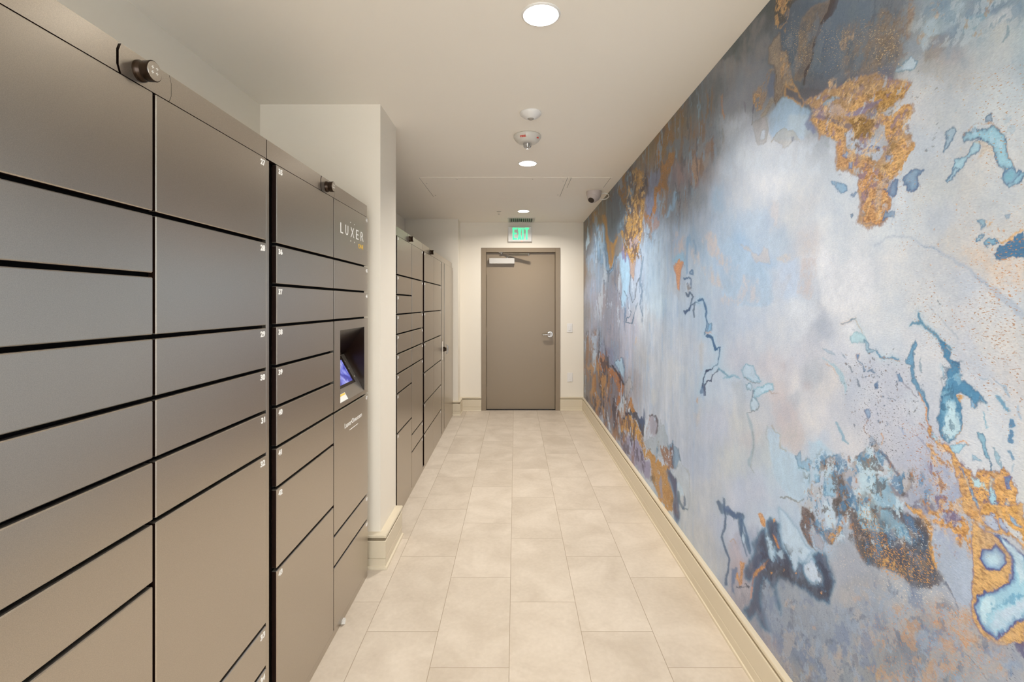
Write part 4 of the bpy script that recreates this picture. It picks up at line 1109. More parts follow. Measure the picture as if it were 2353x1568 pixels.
# blue arch G/H
P('G', '#7fa9bd', [(800,1230),(900,1190),(1010,1190),(1080,1160),(1180,1240),(1210,1360),(1250,1450),(1300,1560),(1360,1600),(1340,1680),(1240,1720),(1160,1640),(1200,1560),(1130,1500),(1100,1420),(1020,1300),(940,1260),(860,1270),(800,1280)], 4, .95, inner=('#9cc9d6',9), edge=('#53708e',1.8,.8))
P('G', '#8fb8c8', [(880,1300),(960,1270),(930,1400),(850,1480),(790,1560),(690,1640),(650,1650),(700,1560),(720,1480),(840,1440)], 4, .95, inner=('#a9ccd6',7), edge=('#4c6c90',1.8,.75))
Ln('G', '#b58a66', [(800,1230),(920,1140),(1060,1140),(1190,1230),(1240,1400),(1290,1540)], 1.1, 1.3, .65, hole=-.2)
P('G', '#cbb9a0', [(760,1360),(860,1280),(1000,1290),(1090,1420),(1080,1470),(1020,1400),(930,1480),(960,1340),(880,1300),(820,1430)], 4, .5, lf=.5, hole=-.1)
P('G', '#8fa6b8', [(1000,1080),(1050,1060),(1060,1130),(1000,1120)], 3, .9, edge=('#56708a',1.5,.8))
P('G', '#9db6c4', [(640,1190),(700,1160),(720,1220),(680,1280),(650,1360),(610,1400),(640,1290)], 3, .9, edge=('#5b7893',1.6,.8))
for (x,y) in ((550,1220),(535,1260),(520,1285),(580,1165),(465,1385),(510,1340),(380,890),(330,880),(548,795),(410,635),(560,1120)):
    Ln('G', '#7a7f88', [(x-6,y+3),(x+6,y-3)], 1.0, 1, .8)
P('H', '#63809f', [(250,70),(300,20),(360,-20),(440,-10),(380,60),(400,140),(350,190),(310,180),(300,130),(260,130)], 3, .95, c=.012, edge=('#3f5c86',1.6,.7), inner=('#86a5bd',8))
P('H', '#66809f', [(80,180),(140,140),(190,80),(220,80),(200,200),(150,240),(120,200)], 3, .95, c=.012, edge=('#46608a',1.6,.7), inner=('#7f9ab6',8))
P('H', '#7f9bb4', [(60,470),(100,360),(130,380),(180,380),(170,430),(110,420)], 2.5, .9, c=.012, edge=('#4d6c8e',1.5,.7))
P('H', '#a3c0cf', [(640,90),(720,0),(770,0),(720,50),(660,95)], 2.5, .9, c=.01, edge=('#5b7893',1.3,.8))
P('H', '#a9c4d6', [(0,140),(80,60),(160,80),(60,180),(50,320),(0,400)], 8, .35)
P('D', '#8fb3cc', [(980,150),(1000,110),(1090,130),(1100,180),(1040,205)], 3, .95, c=.01, edge=('#5c7ea0',1.7,.8))
P('D', '#8fb3cc', [(940,100),(985,105),(975,135),(950,125)], 2.5, .9, c=.01, edge=('#5c7ea0',1.4,.8))
P('D', '#8fa9c2', [(1130,220),(1165,200),(1180,215),(1150,240)], 2.5, .9, c=.01, edge=('#4f6c94',1.4,.8))
P('D', '#86a0b8', [(1122,410),(1140,400),(1152,420),(1135,438)], 2, .9, c=.01, edge=('#56708c',1.3,.8))
Ln('D', '#8a95a5', [(1010,45),(1030,35),(1020,52)], .8, 1, .7)
# H: teal blob at the right edge
P('H', '#4b7fa0', [(1110,770),(1160,700),(1260,680),(1360,580),(1400,800),(1240,800),(1180,830),(1130,800)], 4, .95, c=.015, f=.02, edge=('#2f5f86',2,.7), inner=('#3f7296',8))
P('H', '#7fa9bd', [(1010,640),(1050,610),(1100,630),(1140,670),(1060,660),(1040,695),(1015,670)], 3, .95, c=.012, edge=('#3f6f92',1.5,.8))
P('H', '#8fb3c2', [(945,470),(1000,465),(1010,520),(980,535)], 3, .95, c=.012, edge=('#3f6f92',1.5,.7))
P('H', '#9cbccb', [(940,610),(980,580),(1010,570),(970,625),(940,630)], 2.5, .9, c=.01, edge=('#3f6f92',1.4,.8))
P('H', '#8fa9bd', [(1200,410),(1240,400),(1240,440),(1210,450)], 3, .8, c=.01, edge=('#56708c',1.3,.6))
P('H', GOLD, [(1100,620),(1150,655),(1240,645),(1280,580),(1360,540),(1360,570),(1300,600),(1260,670),(1160,672)], 2.5, .8, lf=1, hole=-.2, holescale='both')
P('H', GOLD, [(1010,470),(1080,470),(1070,500),(1020,530)], 2.5, .7, lf=1, hole=-.1, holescale='both')
P('H', '#87a5bd', [(1190,20),(1260,-30),(1330,20),(1300,100),(1220,130),(1190,100)], 4, .95, inner=('#7fb3c2',9), edge=('#4c6c90',1.8,.7))
P('H', PALEGOLD, [(700,700),(1000,700),(1360,900),(1360,1060),(1200,1040),(900,860)], 22, .25, lf=.5, hole=-.05, holescale='grit')
# faint blue seam running down to the right
Ln('H', '#a3b1c1', [(0,690),(80,620),(220,610),(330,620),(420,690),(560,730),(680,800),(820,880),(960,1010),(1100,1110),(1240,1230),(1340,1340)], [2,2,2.5,2,2,3,3,4,5,8,9,8], 6, .6)
Ln('H', '#8f9fb4', [(420,690),(600,750)], .9, 1, .7); Ln('H', '#8f9fb4', [(900,980),(1040,1080)], .9, 1, .7)
Ln('H', '#b0bbc6', [(180,600),(180,260),(140,540)], 1.5, 4, .4)
Ln('H', '#5b8ba5', [(390,1310),(430,1400),(500,1460),(580,1540),(680,1620)], [2,4,3,4,3], 2, .9, side=('#8fb6c6',5,.45))
Ln('H', '#5b8ba5', [(310,1440),(350,1400),(420,1390)], [1,2.5,3], 1.6, .9, side=('#8fb6c6',3,.45))
Ln('H', '#9aa9b8', [(470,1220),(560,1320),(640,1410),(740,1520)], 1.2, 3, .6)
Ln('H', '#6a7884', [(565,1190),(585,1212)], 1.4, 1, .8)
for (x,y) in ((515,875),(690,1275),(570,690),(740,300),(790,1415),(1050,1375),(740,885),(520,570),(1150,560),(1190,555)):
    P('H', '#cf9a68', [(x-9,y-5),(x+8,y-8),(x+10,y+6),(x-6,y+8)], 2, .8, lf=.8)

# ---- D: soft blue and sand fields
P('D', '#abc1d3', [(0,600),(120,720),(220,780),(250,860),(340,870),(400,980),(420,1180),(380,1240),(240,1260),(60,1240),(-60,1160),(-60,700)], 7, .8)
P('D', '#b6c6d4', [(180,380),(340,380),(370,600),(480,640),(460,780),(300,700),(180,660),(120,500)], 16, .7)
P('D', '#c8c0bd', [(360,280),(480,260),(490,460),(500,580),(440,600),(390,560),(360,440)], 10, .75, grit_=.5)
P('D', '#c3bfbf', [(110,680),(180,690),(230,760),(290,790),(330,700),(370,720),(390,860),(330,850),(250,850),(210,760)], 4, .8, edge=('#a3b1c2',1,.6))
P('D', '#bdb9bc', [(0,760),(60,860),(120,880),(80,930),(80,1040),(20,1050),(-60,900),(-80,760)], 5, .85, grit_=.4)
P('D', '#c2b9b9', [(130,960),(190,960),(280,1000),(280,1060),(310,1180),(240,1250),(160,1210),(60,1240),(-80,1220),(-80,1160),(80,1140),(120,1060)], 5, .85, grit_=.5)
P('D', '#b6c7d9', [(430,880),(640,800),(660,1000),(640,1180),(560,1200),(420,1180)], 14, .7)
P('D', '#c3c8ce', [(340,880),(480,900),(490,1200),(420,1260),(400,1020)], 12, .5)
P('D', '#c6bab2', [(640,560),(800,540),(860,640),(820,800),(680,800),(640,700)], 16, .6, grit_=.6)
P('D', '#c2b4af', [(680,820),(820,790),(820,940),(790,1120),(760,1200),(640,1140)], 8, .85, grit_=.8)
P('D', '#cbb8a6', [(440,800),(540,760),(650,770),(610,820),(540,860),(490,830)], 6, .7, grit_=.6)
P('D', '#dcdee1', [(860,700),(1360,640),(1360,1200),(960,1300),(840,1100),(840,820)], 30, .5)
P('D', '#d5d9dd', [(580,1180),(800,1240),(900,1360),(740,1450),(660,1600),(560,1480)], 16, .6)
P('D', '#aab3c0', [(780,1420),(900,1290),(960,1400),(960,1560),(860,1560)], 14, .6)
Ln('D', '#6f8b9f', [(1050,1405),(1110,1390),(1175,1345)], [1.2,2,1.2], 1.3, .9, side=('#c98f5c',1.5,.4))
Ln('D', '#b5a08c', [(1180,1360),(1205,1440),(1240,1490)], .9, 1.2, .7, side=('#9fc3c9',4,.5))
Ln('D', '#7f95a8', [(1140,1455),(1170,1465)], 1.8, 1.2, .7)
P('D', '#a9cdd3', [(1120,1520),(1180,1490),(1260,1510),(1280,1570),(1130,1580)], 4, .8, edge=('#6f9fb0',1.5,.5))
P('D', '#dee0e2', [(1080,1400),(1180,1370),(1200,1440),(1150,1490),(1060,1480)], 10, .5)

# ---- A: the far upper drips
P('A', '#62707e', [(240,290),(330,150),(420,60),(470,140),(430,400),(400,520),(340,590),(290,660),(260,640),(240,460)], 5, .85)
P('A', '#8fb4cb', [(400,400),(440,380),(420,470),(380,560),(340,580),(360,480)], 6, .6, hole=-.1)
P('A', '#7d5a44', [(280,230),(300,225),(290,260)], 1.5, .8)
P('A', '#9a713a', [(350,90),(420,20),(410,120),(430,200),(440,280),(450,400),(430,380),(410,300),(370,240),(340,180)], 3, .95, lf=1, hole=-.14, holescale='both')
P('A', '#8c7246', [(60,480),(140,370),(170,420),(230,360),(250,460),(200,480),(140,480),(100,470),(40,560)], 5, .8, lf=.3)
P('A', '#b8873f', [(200,400),(240,410),(250,560),(270,660),(300,660),(350,585),(330,680),(310,800),(285,890),(265,880),(250,790),(240,640),(215,500)], 3, 1, c=.012, f=.006, lf=.5)
P('A', '#b98c45', [(130,390),(160,390),(150,500),(125,500)], 3, .7, lf=.4)
P('A', '#83776c', [(310,700),(345,610),(375,640),(385,760),(350,820),(310,840)], 4, .85)
P('A', '#7ea9c8', [(160,500),(225,500),(240,640),(250,820),(275,890),(300,870),(330,790),(300,900),(270,930),(220,890),(170,860),(150,760)], 4, .8, c=.014, edge=('#4d708a',1.3,.6))
P('A', '#aac9dc', [(170,520),(220,520),(225,700),(190,780),(165,700)], 4, .8, c=.014)
P('A', '#5c6066', [(50,480),(130,470),(130,700),(100,780),(50,840),(40,640)], 4, .45)
P('A', '#bfd8e2', [(70,520),(90,640),(60,760),(50,700)], 1.6, .9)
Ln('A', '#c8dbe4', [(140,590),(150,720),(145,840)], .8, 1, .8)
Ln('A', '#3d6580', [(215,900),(250,915),(265,940),(262,1020)], [1,1.5,2,.8], 1.2, .9)
Ln('A', '#4d708a', [(265,920),(300,880),(330,800)], 1, 1.2, .8)
P('A', '#6e5c52', [(350,0),(470,-30),(560,100),(600,-30),(640,20),(630,140),(600,290),(580,420),(560,600),(510,640),(420,640),(380,600),(420,470),(480,380),(480,240),(500,140),(470,80)], 4, .7, lf=.3)
P('A', '#8189a3', [(610,40),(740,0),(740,180),(690,300),(670,400),(600,410),(590,300),(620,180),(640,100)], 4, .9)
P('A', '#464350', [(585,30),(610,20),(630,80),(620,150),(560,200),(560,140)], 3, .9)
P('A', '#b48c50', [(465,-40),(580,-40),(580,110),(540,140),(560,260),(590,280),(590,400),(575,480),(560,620),(540,720),(520,830),(470,860),(440,830),(400,770),(380,640),(350,590),(400,570),(420,470),(440,400),(490,390),(470,300),(500,180),(520,140),(480,90)], 3, 1, c=.018, f=.014, lf=1, hole=-.19, holescale='both')
P('A', '#a3a3bb', [(450,620),(540,580),(530,700),(500,740),(440,710)], 4, .6, hole=-.08)
P('A', '#77699c', [(380,700),(440,820),(460,880),(450,920),(400,820),(380,790)], 3, .7)
P('A', '#b3793f', [(760,-40),(830,-40),(800,60),(790,130),(740,200),(710,300),(690,400),(660,440),(590,430),(590,405),(660,410),(680,300),(700,220),(750,100)], 3, .95, lf=1, hole=-.22, holescale='both')
P('A', '#a2805a', [(740,150),(830,130),(860,200),(800,260),(770,320),(720,260)], 6, .5, lf=.3, hole=-.08)
P('A', '#a77a66', [(600,420),(700,450),(740,440),(740,500),(700,560),(650,560),(600,520)], 5, .6, lf=.4, hole=-.1)
P('A', '#6c7290', [(690,380),(730,360),(740,420),(700,480)], 4, .5)
P('A', '#8fb7d2', [(860,200),(905,200),(860,330),(800,470),(780,450),(840,300)], 4, .7)
P('A', '#6d7386', [(560,560),(700,560),(690,720),(640,700),(600,600)], 5, .45, hole=-.06)
P('A', '#b79a84', [(455,860),(520,840),(500,980),(480,990),(465,940)], 3, .9, lf=.7, edge=('#6f6d86',1,.6))
P('A', '#a9cfe4', [(380,790),(450,880),(465,1000),(430,1100),(400,1240),(380,1240),(370,1000)], 4, .9)
P('A', '#aebfd2', [(530,780),(580,700),(600,900),(560,1040),(520,1060),(510,900)], 5, .6)
Ln('A', '#45718e', [(580,790),(570,880),(555,960),(550,1040),(570,1100),(545,1220),(575,1330)], [2,2.4,2,1.2,1,.9,.7], 1.6, .75, hole=-.25)
Ln('A', '#56606f', [(465,960),(455,1120),(480,1210),(505,1180),(520,1050),(545,980)], .9, 1.2, .85)
Ln('A', '#566a80', [(400,1100),(430,1160),(440,1260),(470,1310)], .9, 1.2, .7, hole=-.2)
Ln('A', '#4b7088', [(470,1310),(455,1350),(425,1360),(420,1400),(475,1415),(490,1370),(525,1220)], [.8,1,1.3,1.3,1.2,.9,.8], 1.1, .85)
Ln('A', '#5a6b80', [(330,1090),(360,1130),(385,1240)], .9, 1.3, .7, hole=-.2)
P('A', '#8e8a88', [(310,860),(370,840),(370,940),(350,1080),(320,1060)], 6, .5, hole=-.06)
P('A', '#8792a2', [(220,960),(260,900),(300,950),(300,1380),(250,1500),(220,1200)], 10, .35)
P('A', '#a6958f', [(180,1100),(240,1090),(250,1300),(190,1300)], 9, .4)
P('A', '#b8cddc', [(580,720),(760,640),(760,1100),(600,1300),(560,1100)], 16, .5)
# coral strokes in the middle distance
P('A', '#bba296', [(880,560),(930,560),(970,600),(975,760),(880,780),(840,740),(850,640)], 8, .75, grit_=.4)
P('A', '#8fb8cf', [(860,810),(900,780),(970,800),(960,860),(880,850)], 4, .85)
P('A', '#d09468', [(870,860),(910,850),(950,860),(930,940),(915,1080),(895,1085),(880,960)], 2.5, .95, c=.012, lf=.5, edge=('#9a7f86',1.2,.5))
P('A', '#aab0b8', [(850,1060),(920,1080),(920,1190),(860,1160)], 6, .5)
P('A', '#c0a397', [(1020,10),(1090,-20),(1090,80),(1050,160),(1015,140)], 4, .8, lf=.4, edge=('#7c7480',1.6,.4))
P('A', '#c3b2aa', [(1110,520),(1250,600),(1300,740),(1360,800),(1360,870),(1240,860),(1160,760),(1120,640)], 6, .85, grit_=.5)
P('A', '#c6b4aa', [(1010,730),(1090,730),(1120,860),(1230,900),(1330,1050),(1360,1120),(1260,1060),(1160,960),(1100,880),(1020,820)], 6, .75, grit_=.4)
Ln('A', '#7fa3c2', [(985,620),(985,720),(980,840),(985,940)], [2,3,2.5,2], 2.5, .75, hole=-.25)
Ln('A', '#6f93b5', [(1040,650),(1060,700),(1055,760)], 2, 2, .6)
Ln('A', '#4f779c', [(1010,940),(1035,915),(1038,960),(1010,950)], 1.6, 1.6, .9)
Ln('A', '#42678c', [(960,990),(985,975),(1020,1000),(1020,1070),(1000,1080),(985,1020)], [2.4,1.2,1,1,1,.8], 1.3, .85)
P('A', '#8d8684', [(980,1020),(1010,1010),(1020,1070),(990,1075)], 2.5, .8)
Ln('A', '#46607c', [(975,1120),(990,1150),(1010,1110),(1040,1150),(1015,1220),(1000,1280),(965,1300)], [2,2.4,1.4,1.2,1.2,1.6,3], 1.4, .9)
Ln('A', '#35567c', [(965,1300),(1000,1290),(1015,1240),(1060,1215),(1090,1220)], [4,2.4,1.4,1.4,1], 1.5, .9, side=('#8fb0c8',4,.4))
Ln('A', '#46607c', [(1060,1220),(1045,1290),(1048,1350)], [1.6,2.2,1.2], 1.6, .8)
Ln('A', '#34648e', [(1090,1200),(1110,1180),(1140,1210),(1160,1300),(1150,1340),(1165,1390),(1155,1460),(1145,1500)], [2,2.4,2.2,2.4,2,1.8,1.5,1.5], 1.8, .9, side=('#9fc6dc',7,.55))
P('A', '#7fb0cf', [(1175,1415),(1210,1410),(1205,1480),(1160,1490)], 3, .9, edge=('#3f6c92',1.4,.7))
P('A', '#c9a79a', [(1145,1480),(1200,1490),(1215,1510),(1160,1515)], 2.5, .9)
Ln('B', '#2f5f88', [(1165,-50),(1215,-30),(1230,30),(1245,75),(1290,55),(1280,140),(1262,225),(1220,235),(1160,280),(1135,340),(1125,410),(1115,470)], [3,3,2.6,2.8,1.6,1.2,1.6,1.3,2,1.2,2.4,4], 1.6, .92, side=('#a3c8dc',9,.6))
Ln('B', '#3a3f5a', [(1220,235),(1160,280),(1135,340),(1125,410)], 1.1, 1, .8)
Ln('B', '#3a4a6c', [(1145,490),(1145,400),(1175,360),(1205,365),(1220,310),(1250,300),(1275,265)], [3,2,1.6,2,1.3,1.6,1.3], 1.4, .9)
Ln('B', '#5f93ae', [(1275,265),(1310,280),(1370,330),(1400,330)], [1.5,2,2.4,2], 2.5, .8, side=('#b3d2de',7,.5))
P('B', '#9fb6cf', [(1100,420),(1145,430),(1145,540),(1110,520)], 7, .5)
P('B', '#c49a7c', [(1070,470),(1082,490),(1075,540),(1066,520)], 2, .7)
P('B', '#c6beb9', [(1040,660),(1100,640),(1090,760),(1050,740)], 10, .5)
P('B', '#c6bfb6', [(1095,0),(1130,0),(1130,260),(1105,260)], 8, .4)
P('B', '#c9cbc8', [(640,440),(700,440),(690,560),(650,560)], 10, .5)
P('B', '#c8b49c', [(490,0),(520,0),(505,40)], 3, .8)

# ---- B: far lower rust and gold
P('B', '#7e86a8', [(200,0),(300,100),(320,260),(260,300),(230,200),(190,80)], 7, .5)
P('B', '#6f6668', [(40,120),(160,100),(300,260),(400,380),(400,560),(350,720),(370,820),(440,1080),(300,850),(40,530)], 6, .55)
P('B', '#b06f36', [(180,110),(220,110),(215,190),(260,260),(330,280),(400,350),(400,400),(385,560),(350,620),(345,740),(330,740),(330,600),(350,470),(310,380),(270,330),(180,240),(160,160)], 3, .85, lf=.6, hole=-.16, holescale='both')
P('B', '#b07a35', [(110,330),(155,260),(150,460),(130,500),(115,420)], 3, .9, lf=.5)
P('B', '#a9793c', [(165,280),(180,320),(225,480),(215,540),(190,470)], 2, .8, lf=.5)
P('B', '#c9935a', [(120,540),(140,570),(125,590)], 1.5, .8)
Ln('B', '#2c2c3a', [(165,220),(180,330),(220,460),(215,620),(245,740)], 1.1, 1, .85, hole=-.2)
Ln('B', '#2c2c3a', [(250,150),(255,250),(295,230),(360,320),(400,400)], [1.4,2.6,2.4,2,2.4], 1.4, .85)
Ln('B', '#33334a', [(90,100),(100,260),(90,420),(95,560),(160,650)], .9, 1, .6, hole=-.1)
P('B', '#c3d6e2', [(115,100),(160,90),(150,220),(125,300),(115,220)], 3, .8)
P('B', '#b6c9d8', [(95,-40),(150,-40),(140,80),(110,90)], 4, .7)
P('B', '#a9cbdc', [(320,200),(400,170),(415,300),(400,400),(380,320),(340,250)], 3, .85, edge=('#46688c',1.4,.6))
P('B', '#c3ccd0', [(400,520),(440,580),(440,690),(400,720),(350,680),(360,600)], 3, .95, edge=('#5a7892',1.2,.4))
P('B', '#d3dde2', [(440,640),(470,640),(465,720),(450,720)], 1.5, .8)
P('B', '#b3b0ac', [(430,330),(470,380),(480,480),(430,560),(400,460)], 5, .6, edge=('#6f7074',1,.6))
P('B', '#c5d2dc', [(245,640),(270,720),(285,800),(275,830),(250,740)], 2, .85)
P('B', INK, [(345,690),(380,740),(450,700),(490,640),(540,700),(570,700),(600,860),(570,840),(530,780),(480,730),(400,780),(360,760)], 3, .95)
P('B', '#3c5a80', [(520,680),(570,700),(590,640),(600,800),(560,780)], 4, .8)
P('B', '#b57d3c', [(440,570),(480,580),(500,640),(510,690),(470,700),(450,640)], 2.5, .9, lf=.7, hole=-.15)
P('B', '#be8f4c', [(370,780),(460,730),(500,760),(560,830),(600,870),(605,960),(600,1040),(660,1130),(640,1120),(590,1040),(570,960),(500,900),(430,850),(380,850)], 2.5, 1, lf=.8, hole=-.17, holescale='both')
P('B', '#8f8aa8', [(380,880),(470,900),(560,950),(590,1060),(640,1140),(650,1280),(560,1220),(450,1080),(380,980)], 5, .9)
P('B', '#3d3a4a', [(370,830),(400,830),(420,900),(450,1000),(455,1080),(430,1050),(380,960)], 2.5, .7, hole=-.15)
P('B', '#9c93a0', [(640,690),(700,680),(710,800),(690,860),(640,830)], 5, .7)
Ln('B', '#46414e', [(640,690),(690,680),(715,760),(700,840)], 2.2, 1.8, .8, hole=-.2)
P('B', '#b06c38', [(610,840),(640,740),(640,690),(625,780)], 2, .7)
P('B', '#cfdae0', [(590,720),(620,720),(605,860),(595,840)], 2, .9)
P('B', '#a5b3bb', [(610,900),(700,860),(740,740),(800,850),(820,960),(780,1060),(700,1100),(650,1010),(620,980)], 5, .8, edge=('#7b8890',1,.4))
P('B', '#b98a4c', [(600,1000),(680,1020),(700,1120),(780,1120),(830,1180),(810,1220),(840,1340),(860,1480),(900,1600),(860,1600),(800,1550),(740,1480),(700,1380),(660,1260),(650,1140)], 3, 1, lf=.7, hole=-.26, holescale='both', vary=.06)
P('B', '#a4733a', [(760,1360),(850,1380),(860,1500),(800,1450)], 5, .5, lf=.5)
P('B', '#98939f', [(720,1260),(745,1260),(770,1460),(745,1440),(735,1340)], 2.5, .9)
P('B', '#4a3f48', [(640,1150),(670,1200),(690,1360),(650,1290)], 2.5, .7, hole=-.1)
P('B', '#8d5e3c', [(740,960),(800,960),(860,980),(860,1120),(820,1180),(780,1100),(750,1040)], 4, .85, lf=.8, hole=-.12, holescale='both')
P('B', '#3c3a52', [(800,960),(860,970),(870,1080),(840,1160),(840,1040)], 4, .6, hole=-.1)
P('B', '#6d95b0', [(800,930),(880,960),(900,1010),(920,1110),(880,1140),(850,1080),(860,1000)], 5, .75, edge=('#3c6484',1.6,.5))
P('B', '#3c4566', [(800,1190),(850,1200),(900,1280),(890,1380),(910,1500),(920,1640),(890,1700),(850,1560),(860,1420),(840,1320)], 4, .95, edge=('#4f7da3',2.6,.5))
P('B', '#b9c5cc', [(830,1180),(900,1120),(960,1120),(1010,1220),(1015,1400),(990,1530),(940,1560),(960,1430),(930,1380),(900,1280),(850,1210)], 6, .7, edge=('#a0a9ad',1.3,.5))
P('B', '#bcd3df', [(900,1270),(950,1420),(930,1480),(905,1400)], 4, .8)
Ln('B', '#4a6a80', [(905,1400),(910,1480),(945,1540),(985,1535)], [2.4,3,2.4,1.4], 1.8, .8)
Ln('B', '#3c5f80', [(955,1430),(960,1500),(945,1540)], [2,3,2], 2, .8)
P('B', '#88a9c0', [(700,1000),(715,1010),(700,1130),(685,1120)], 2, .8)
P('B', '#3b6288', [(690,1000),(720,1030),(710,1060)], 3, .6)

# ---- E: cool basin edges
P('E', '#b7cedb', [(125,270),(160,215),(230,220),(250,290),(300,370),(240,380),(150,330)], 4, .8, c=.012, edge=('#7fa9bd',1.8,.8))
P('E', '#b7cedb', [(165,395),(200,390),(225,430),(205,470),(170,430)], 3, .8, c=.012, edge=('#7395a8',1.5,.8))
P('E', '#b7d2de', [(240,440),(310,430),(370,380),(410,400),(420,450),(360,460),(300,500),(250,520),(240,480)], 3.5, .85, c=.012, edge=('#7fb0c2',1.8,.8))
P('E', '#bcd2dd', [(205,590),(225,520),(260,530),(290,590),(270,640),(215,640)], 3.5, .8, c=.012, edge=('#7395a8',1.6,.8))
Ln('E', '#6f8294', [(240,450),(225,500),(222,560)], .9, 1.1, .85)
Ln('E', '#76808a', [(150,330),(210,380),(290,382)], .9, 1.2, .7)
Ln('E', '#7f8790', [(290,600),(260,640),(180,660)], 1.0, 1.2, .8)
Ln('E', '#a0887c', [(380,460),(400,490),(430,480),(480,480)], 1.2, 1.5, .6)
P('E', '#b0b8bf', [(30,380),(130,360),(170,500),(140,740),(100,700),(80,520)], 10, .55)
Ln('E', '#87b0c4', [(-40,340),(0,330),(40,310),(100,340)], 2.0, 2.5, .8)
P('E', '#c3b3b0', [(380,470),(560,460),(620,560),(690,740),(720,860),(720,1040),(640,1080),(540,1020),(480,980),(470,860),(420,800),(380,640)], 9, .55, grit_=.3)
P('E', '#b3a8ac', [(480,200),(600,160),(560,300),(500,280)], 14, .4)
P('E', '#b5afb2', [(680,380),(780,360),(740,460),(690,450)], 12, .6)
P('E', '#b7bec5', [(690,220),(830,170),(870,300),(820,430),(760,390),(690,360)], 14, .5)
P('E', '#aab4bd', [(560,520),(650,460),(680,560),(620,640),(580,600)], 12, .5)
Ln('E', '#8fa9b6', [(180,670),(210,760),(235,900),(235,1000),(200,1100),(195,1150)], [2,3,2.6,2.6,4,3], 4, .65)
Ln('E', '#8a9296', [(225,830),(240,930),(230,1020),(210,1160),(240,1210)], .8, 1.2, .6)
P('E', '#b9c3c8', [(240,980),(300,880),(360,860),(400,1000),(380,1080),(280,1160),(220,1120)], 12, .5)
P('E', '#b4cddc', [(360,780),(400,800),(470,860),(470,960),(540,1020),(620,1060),(660,1140),(740,1200),(750,1300),(740,1420),(660,1480),(560,1440),(440,1260),(400,1100),(370,940)], 7, .75)
Ln('E', '#9aa7a9', [(360,780),(350,860),(380,960)], 1, 2, .5)
Ln('E', '#a09a8c', [(400,780),(430,840),(470,860),(480,980),(540,1025)], 1.2, 1.6, .6)
P('E', '#6ea5c2', [(620,1060),(660,1020),(680,1120),(760,1090),(770,1120),(740,1200),(700,1180),(650,1150)], 6, .6, edge=('#3f7699',1.4,.5))
Ln('E', '#5f7684', [(650,1170),(700,1180),(750,1230),(750,1310)], 1.3, 2.2, .7, side=('#7fb0c6',5,.4))
Ln('E', '#6a6d70', [(480,1440),(540,1440),(600,1470),(650,1480),(700,1450)], [1,2,2,1.5,1], 1.6, .7)
P('E', '#6fa5c6', [(805,1230),(840,1230),(845,1290),(810,1300)], 2.5, .9, c=.01, edge=('#456f92',1.4,.7))
P('E', '#a9cdde', [(740,920),(860,910),(900,960),(1000,1050),(900,1080),(860,1120),(880,1200),(800,1300),(780,1180),(750,1060)], 9, .6)
Ln('E', '#5a84a0', [(855,1130),(900,1080),(960,1065),(1010,1055)], [3.4,2,1.8,1.5], 2, .9)
P('E', '#5d5351', [(850,1110),(920,1080),(910,1150),(880,1185),(855,1150)], 3, .8, hole=-.15)
P('E', '#a5a3a6', [(920,1080),(1020,1070),(1080,1160),(1180,1130),(1200,1240),(1100,1260),(1000,1260),(960,1180)], 6, .7)
P('E', '#a9a49e', [(760,1330),(880,1330),(860,1440),(800,1600),(620,1560),(560,1460),(720,1470)], 9, .65, grit_=.7)
P('E', '#8fbad0', [(890,1200),(940,1170),(1000,1290),(1000,1400),(960,1440),(880,1420)], 6, .8, edge=('#4f84a4',1.6,.5))
P('E', '#5b4f4a', [(1000,1240),(1060,1220),(1100,1380),(1160,1500),(1200,1620),(980,1620),(960,1460),(1010,1420)], 7, .9, lf=.5, hole=-.22, holescale='both')
P('E', '#3f78a2', [(1080,1270),(1180,1230),(1200,1380),(1160,1420),(1140,1500),(1100,1380)], 7, .75, hole=-.12)
P('E', '#b9d6df', [(1180,1100),(1240,1010),(1300,980),(1360,1100),(1360,1500),(1240,1460),(1200,1300)], 8, .8)
Ln('E', '#466c8c', [(1160,1130),(1220,1030),(1280,990),(1260,930)], [2.4,2.4,2,1.5], 2.4, .7, hole=-.25)
Ln('E', '#7fa9bd', [(1000,760),(1040,840),(1060,910),(1100,930)], [2,3,3.4,2], 2.5, .8)
Ln('E', '#9fc0cb', [(870,160),(960,230),(1040,320),(1075,430),(1070,480)], [1,2.5,5,4,2], 2.5, .75)
Ln('E', '#c79c7c', [(890,210),(940,240),(1010,330)], .8, 1, .6)
P('E', '#a9bccb', [(870,80),(900,75),(980,120),(985,138),(920,115)], 2.5, .8, edge=('#7995a8',1,.5))
P('E', '#8398ac', [(1045,110),(1070,130),(1085,165),(1055,145)], 2, .8)
P('E', '#5f84a8', [(1175,125),(1205,120),(1210,160),(1185,165)], 2, .9, edge=('#c08a60',1,.4))
Ln('E', '#66809c', [(1190,170),(1230,210),(1255,270)], [1.5,1.2,2.6], 1.5, .85)
Ln('E', '#66809c', [(1280,280),(1320,275),(1345,300)], [1,2.5,1.6], 1.4, .85)
P('E', '#8ba4be', [(1255,620),(1290,625),(1300,700),(1280,730),(1260,680)], 3, .9, edge=('#5a7298',1.4,.7))
Ln('E', '#a9806a', [(1280,730),(1240,780),(1245,830),(1290,870)], .9, 1.2, .7)
P('E', '#a5c6d3', [(1255,-10),(1280,0),(1300,70),(1360,90),(1290,110),(1265,60)], 3, .9, edge=('#4f7b9a',1.6,.8))
Ln('E', '#6a7a8c', [(1190,360),(1205,420)], 1.6, 1.2, .8)
Ln('E', '#6a7a8c', [(1125,235),(1145,300)], 1.4, 1.2, .8)
P('E', '#4a7096', [(1340,400),(1380,370),(1380,440),(1350,440)], 3, .85)
rs = np.random.RandomState(5)
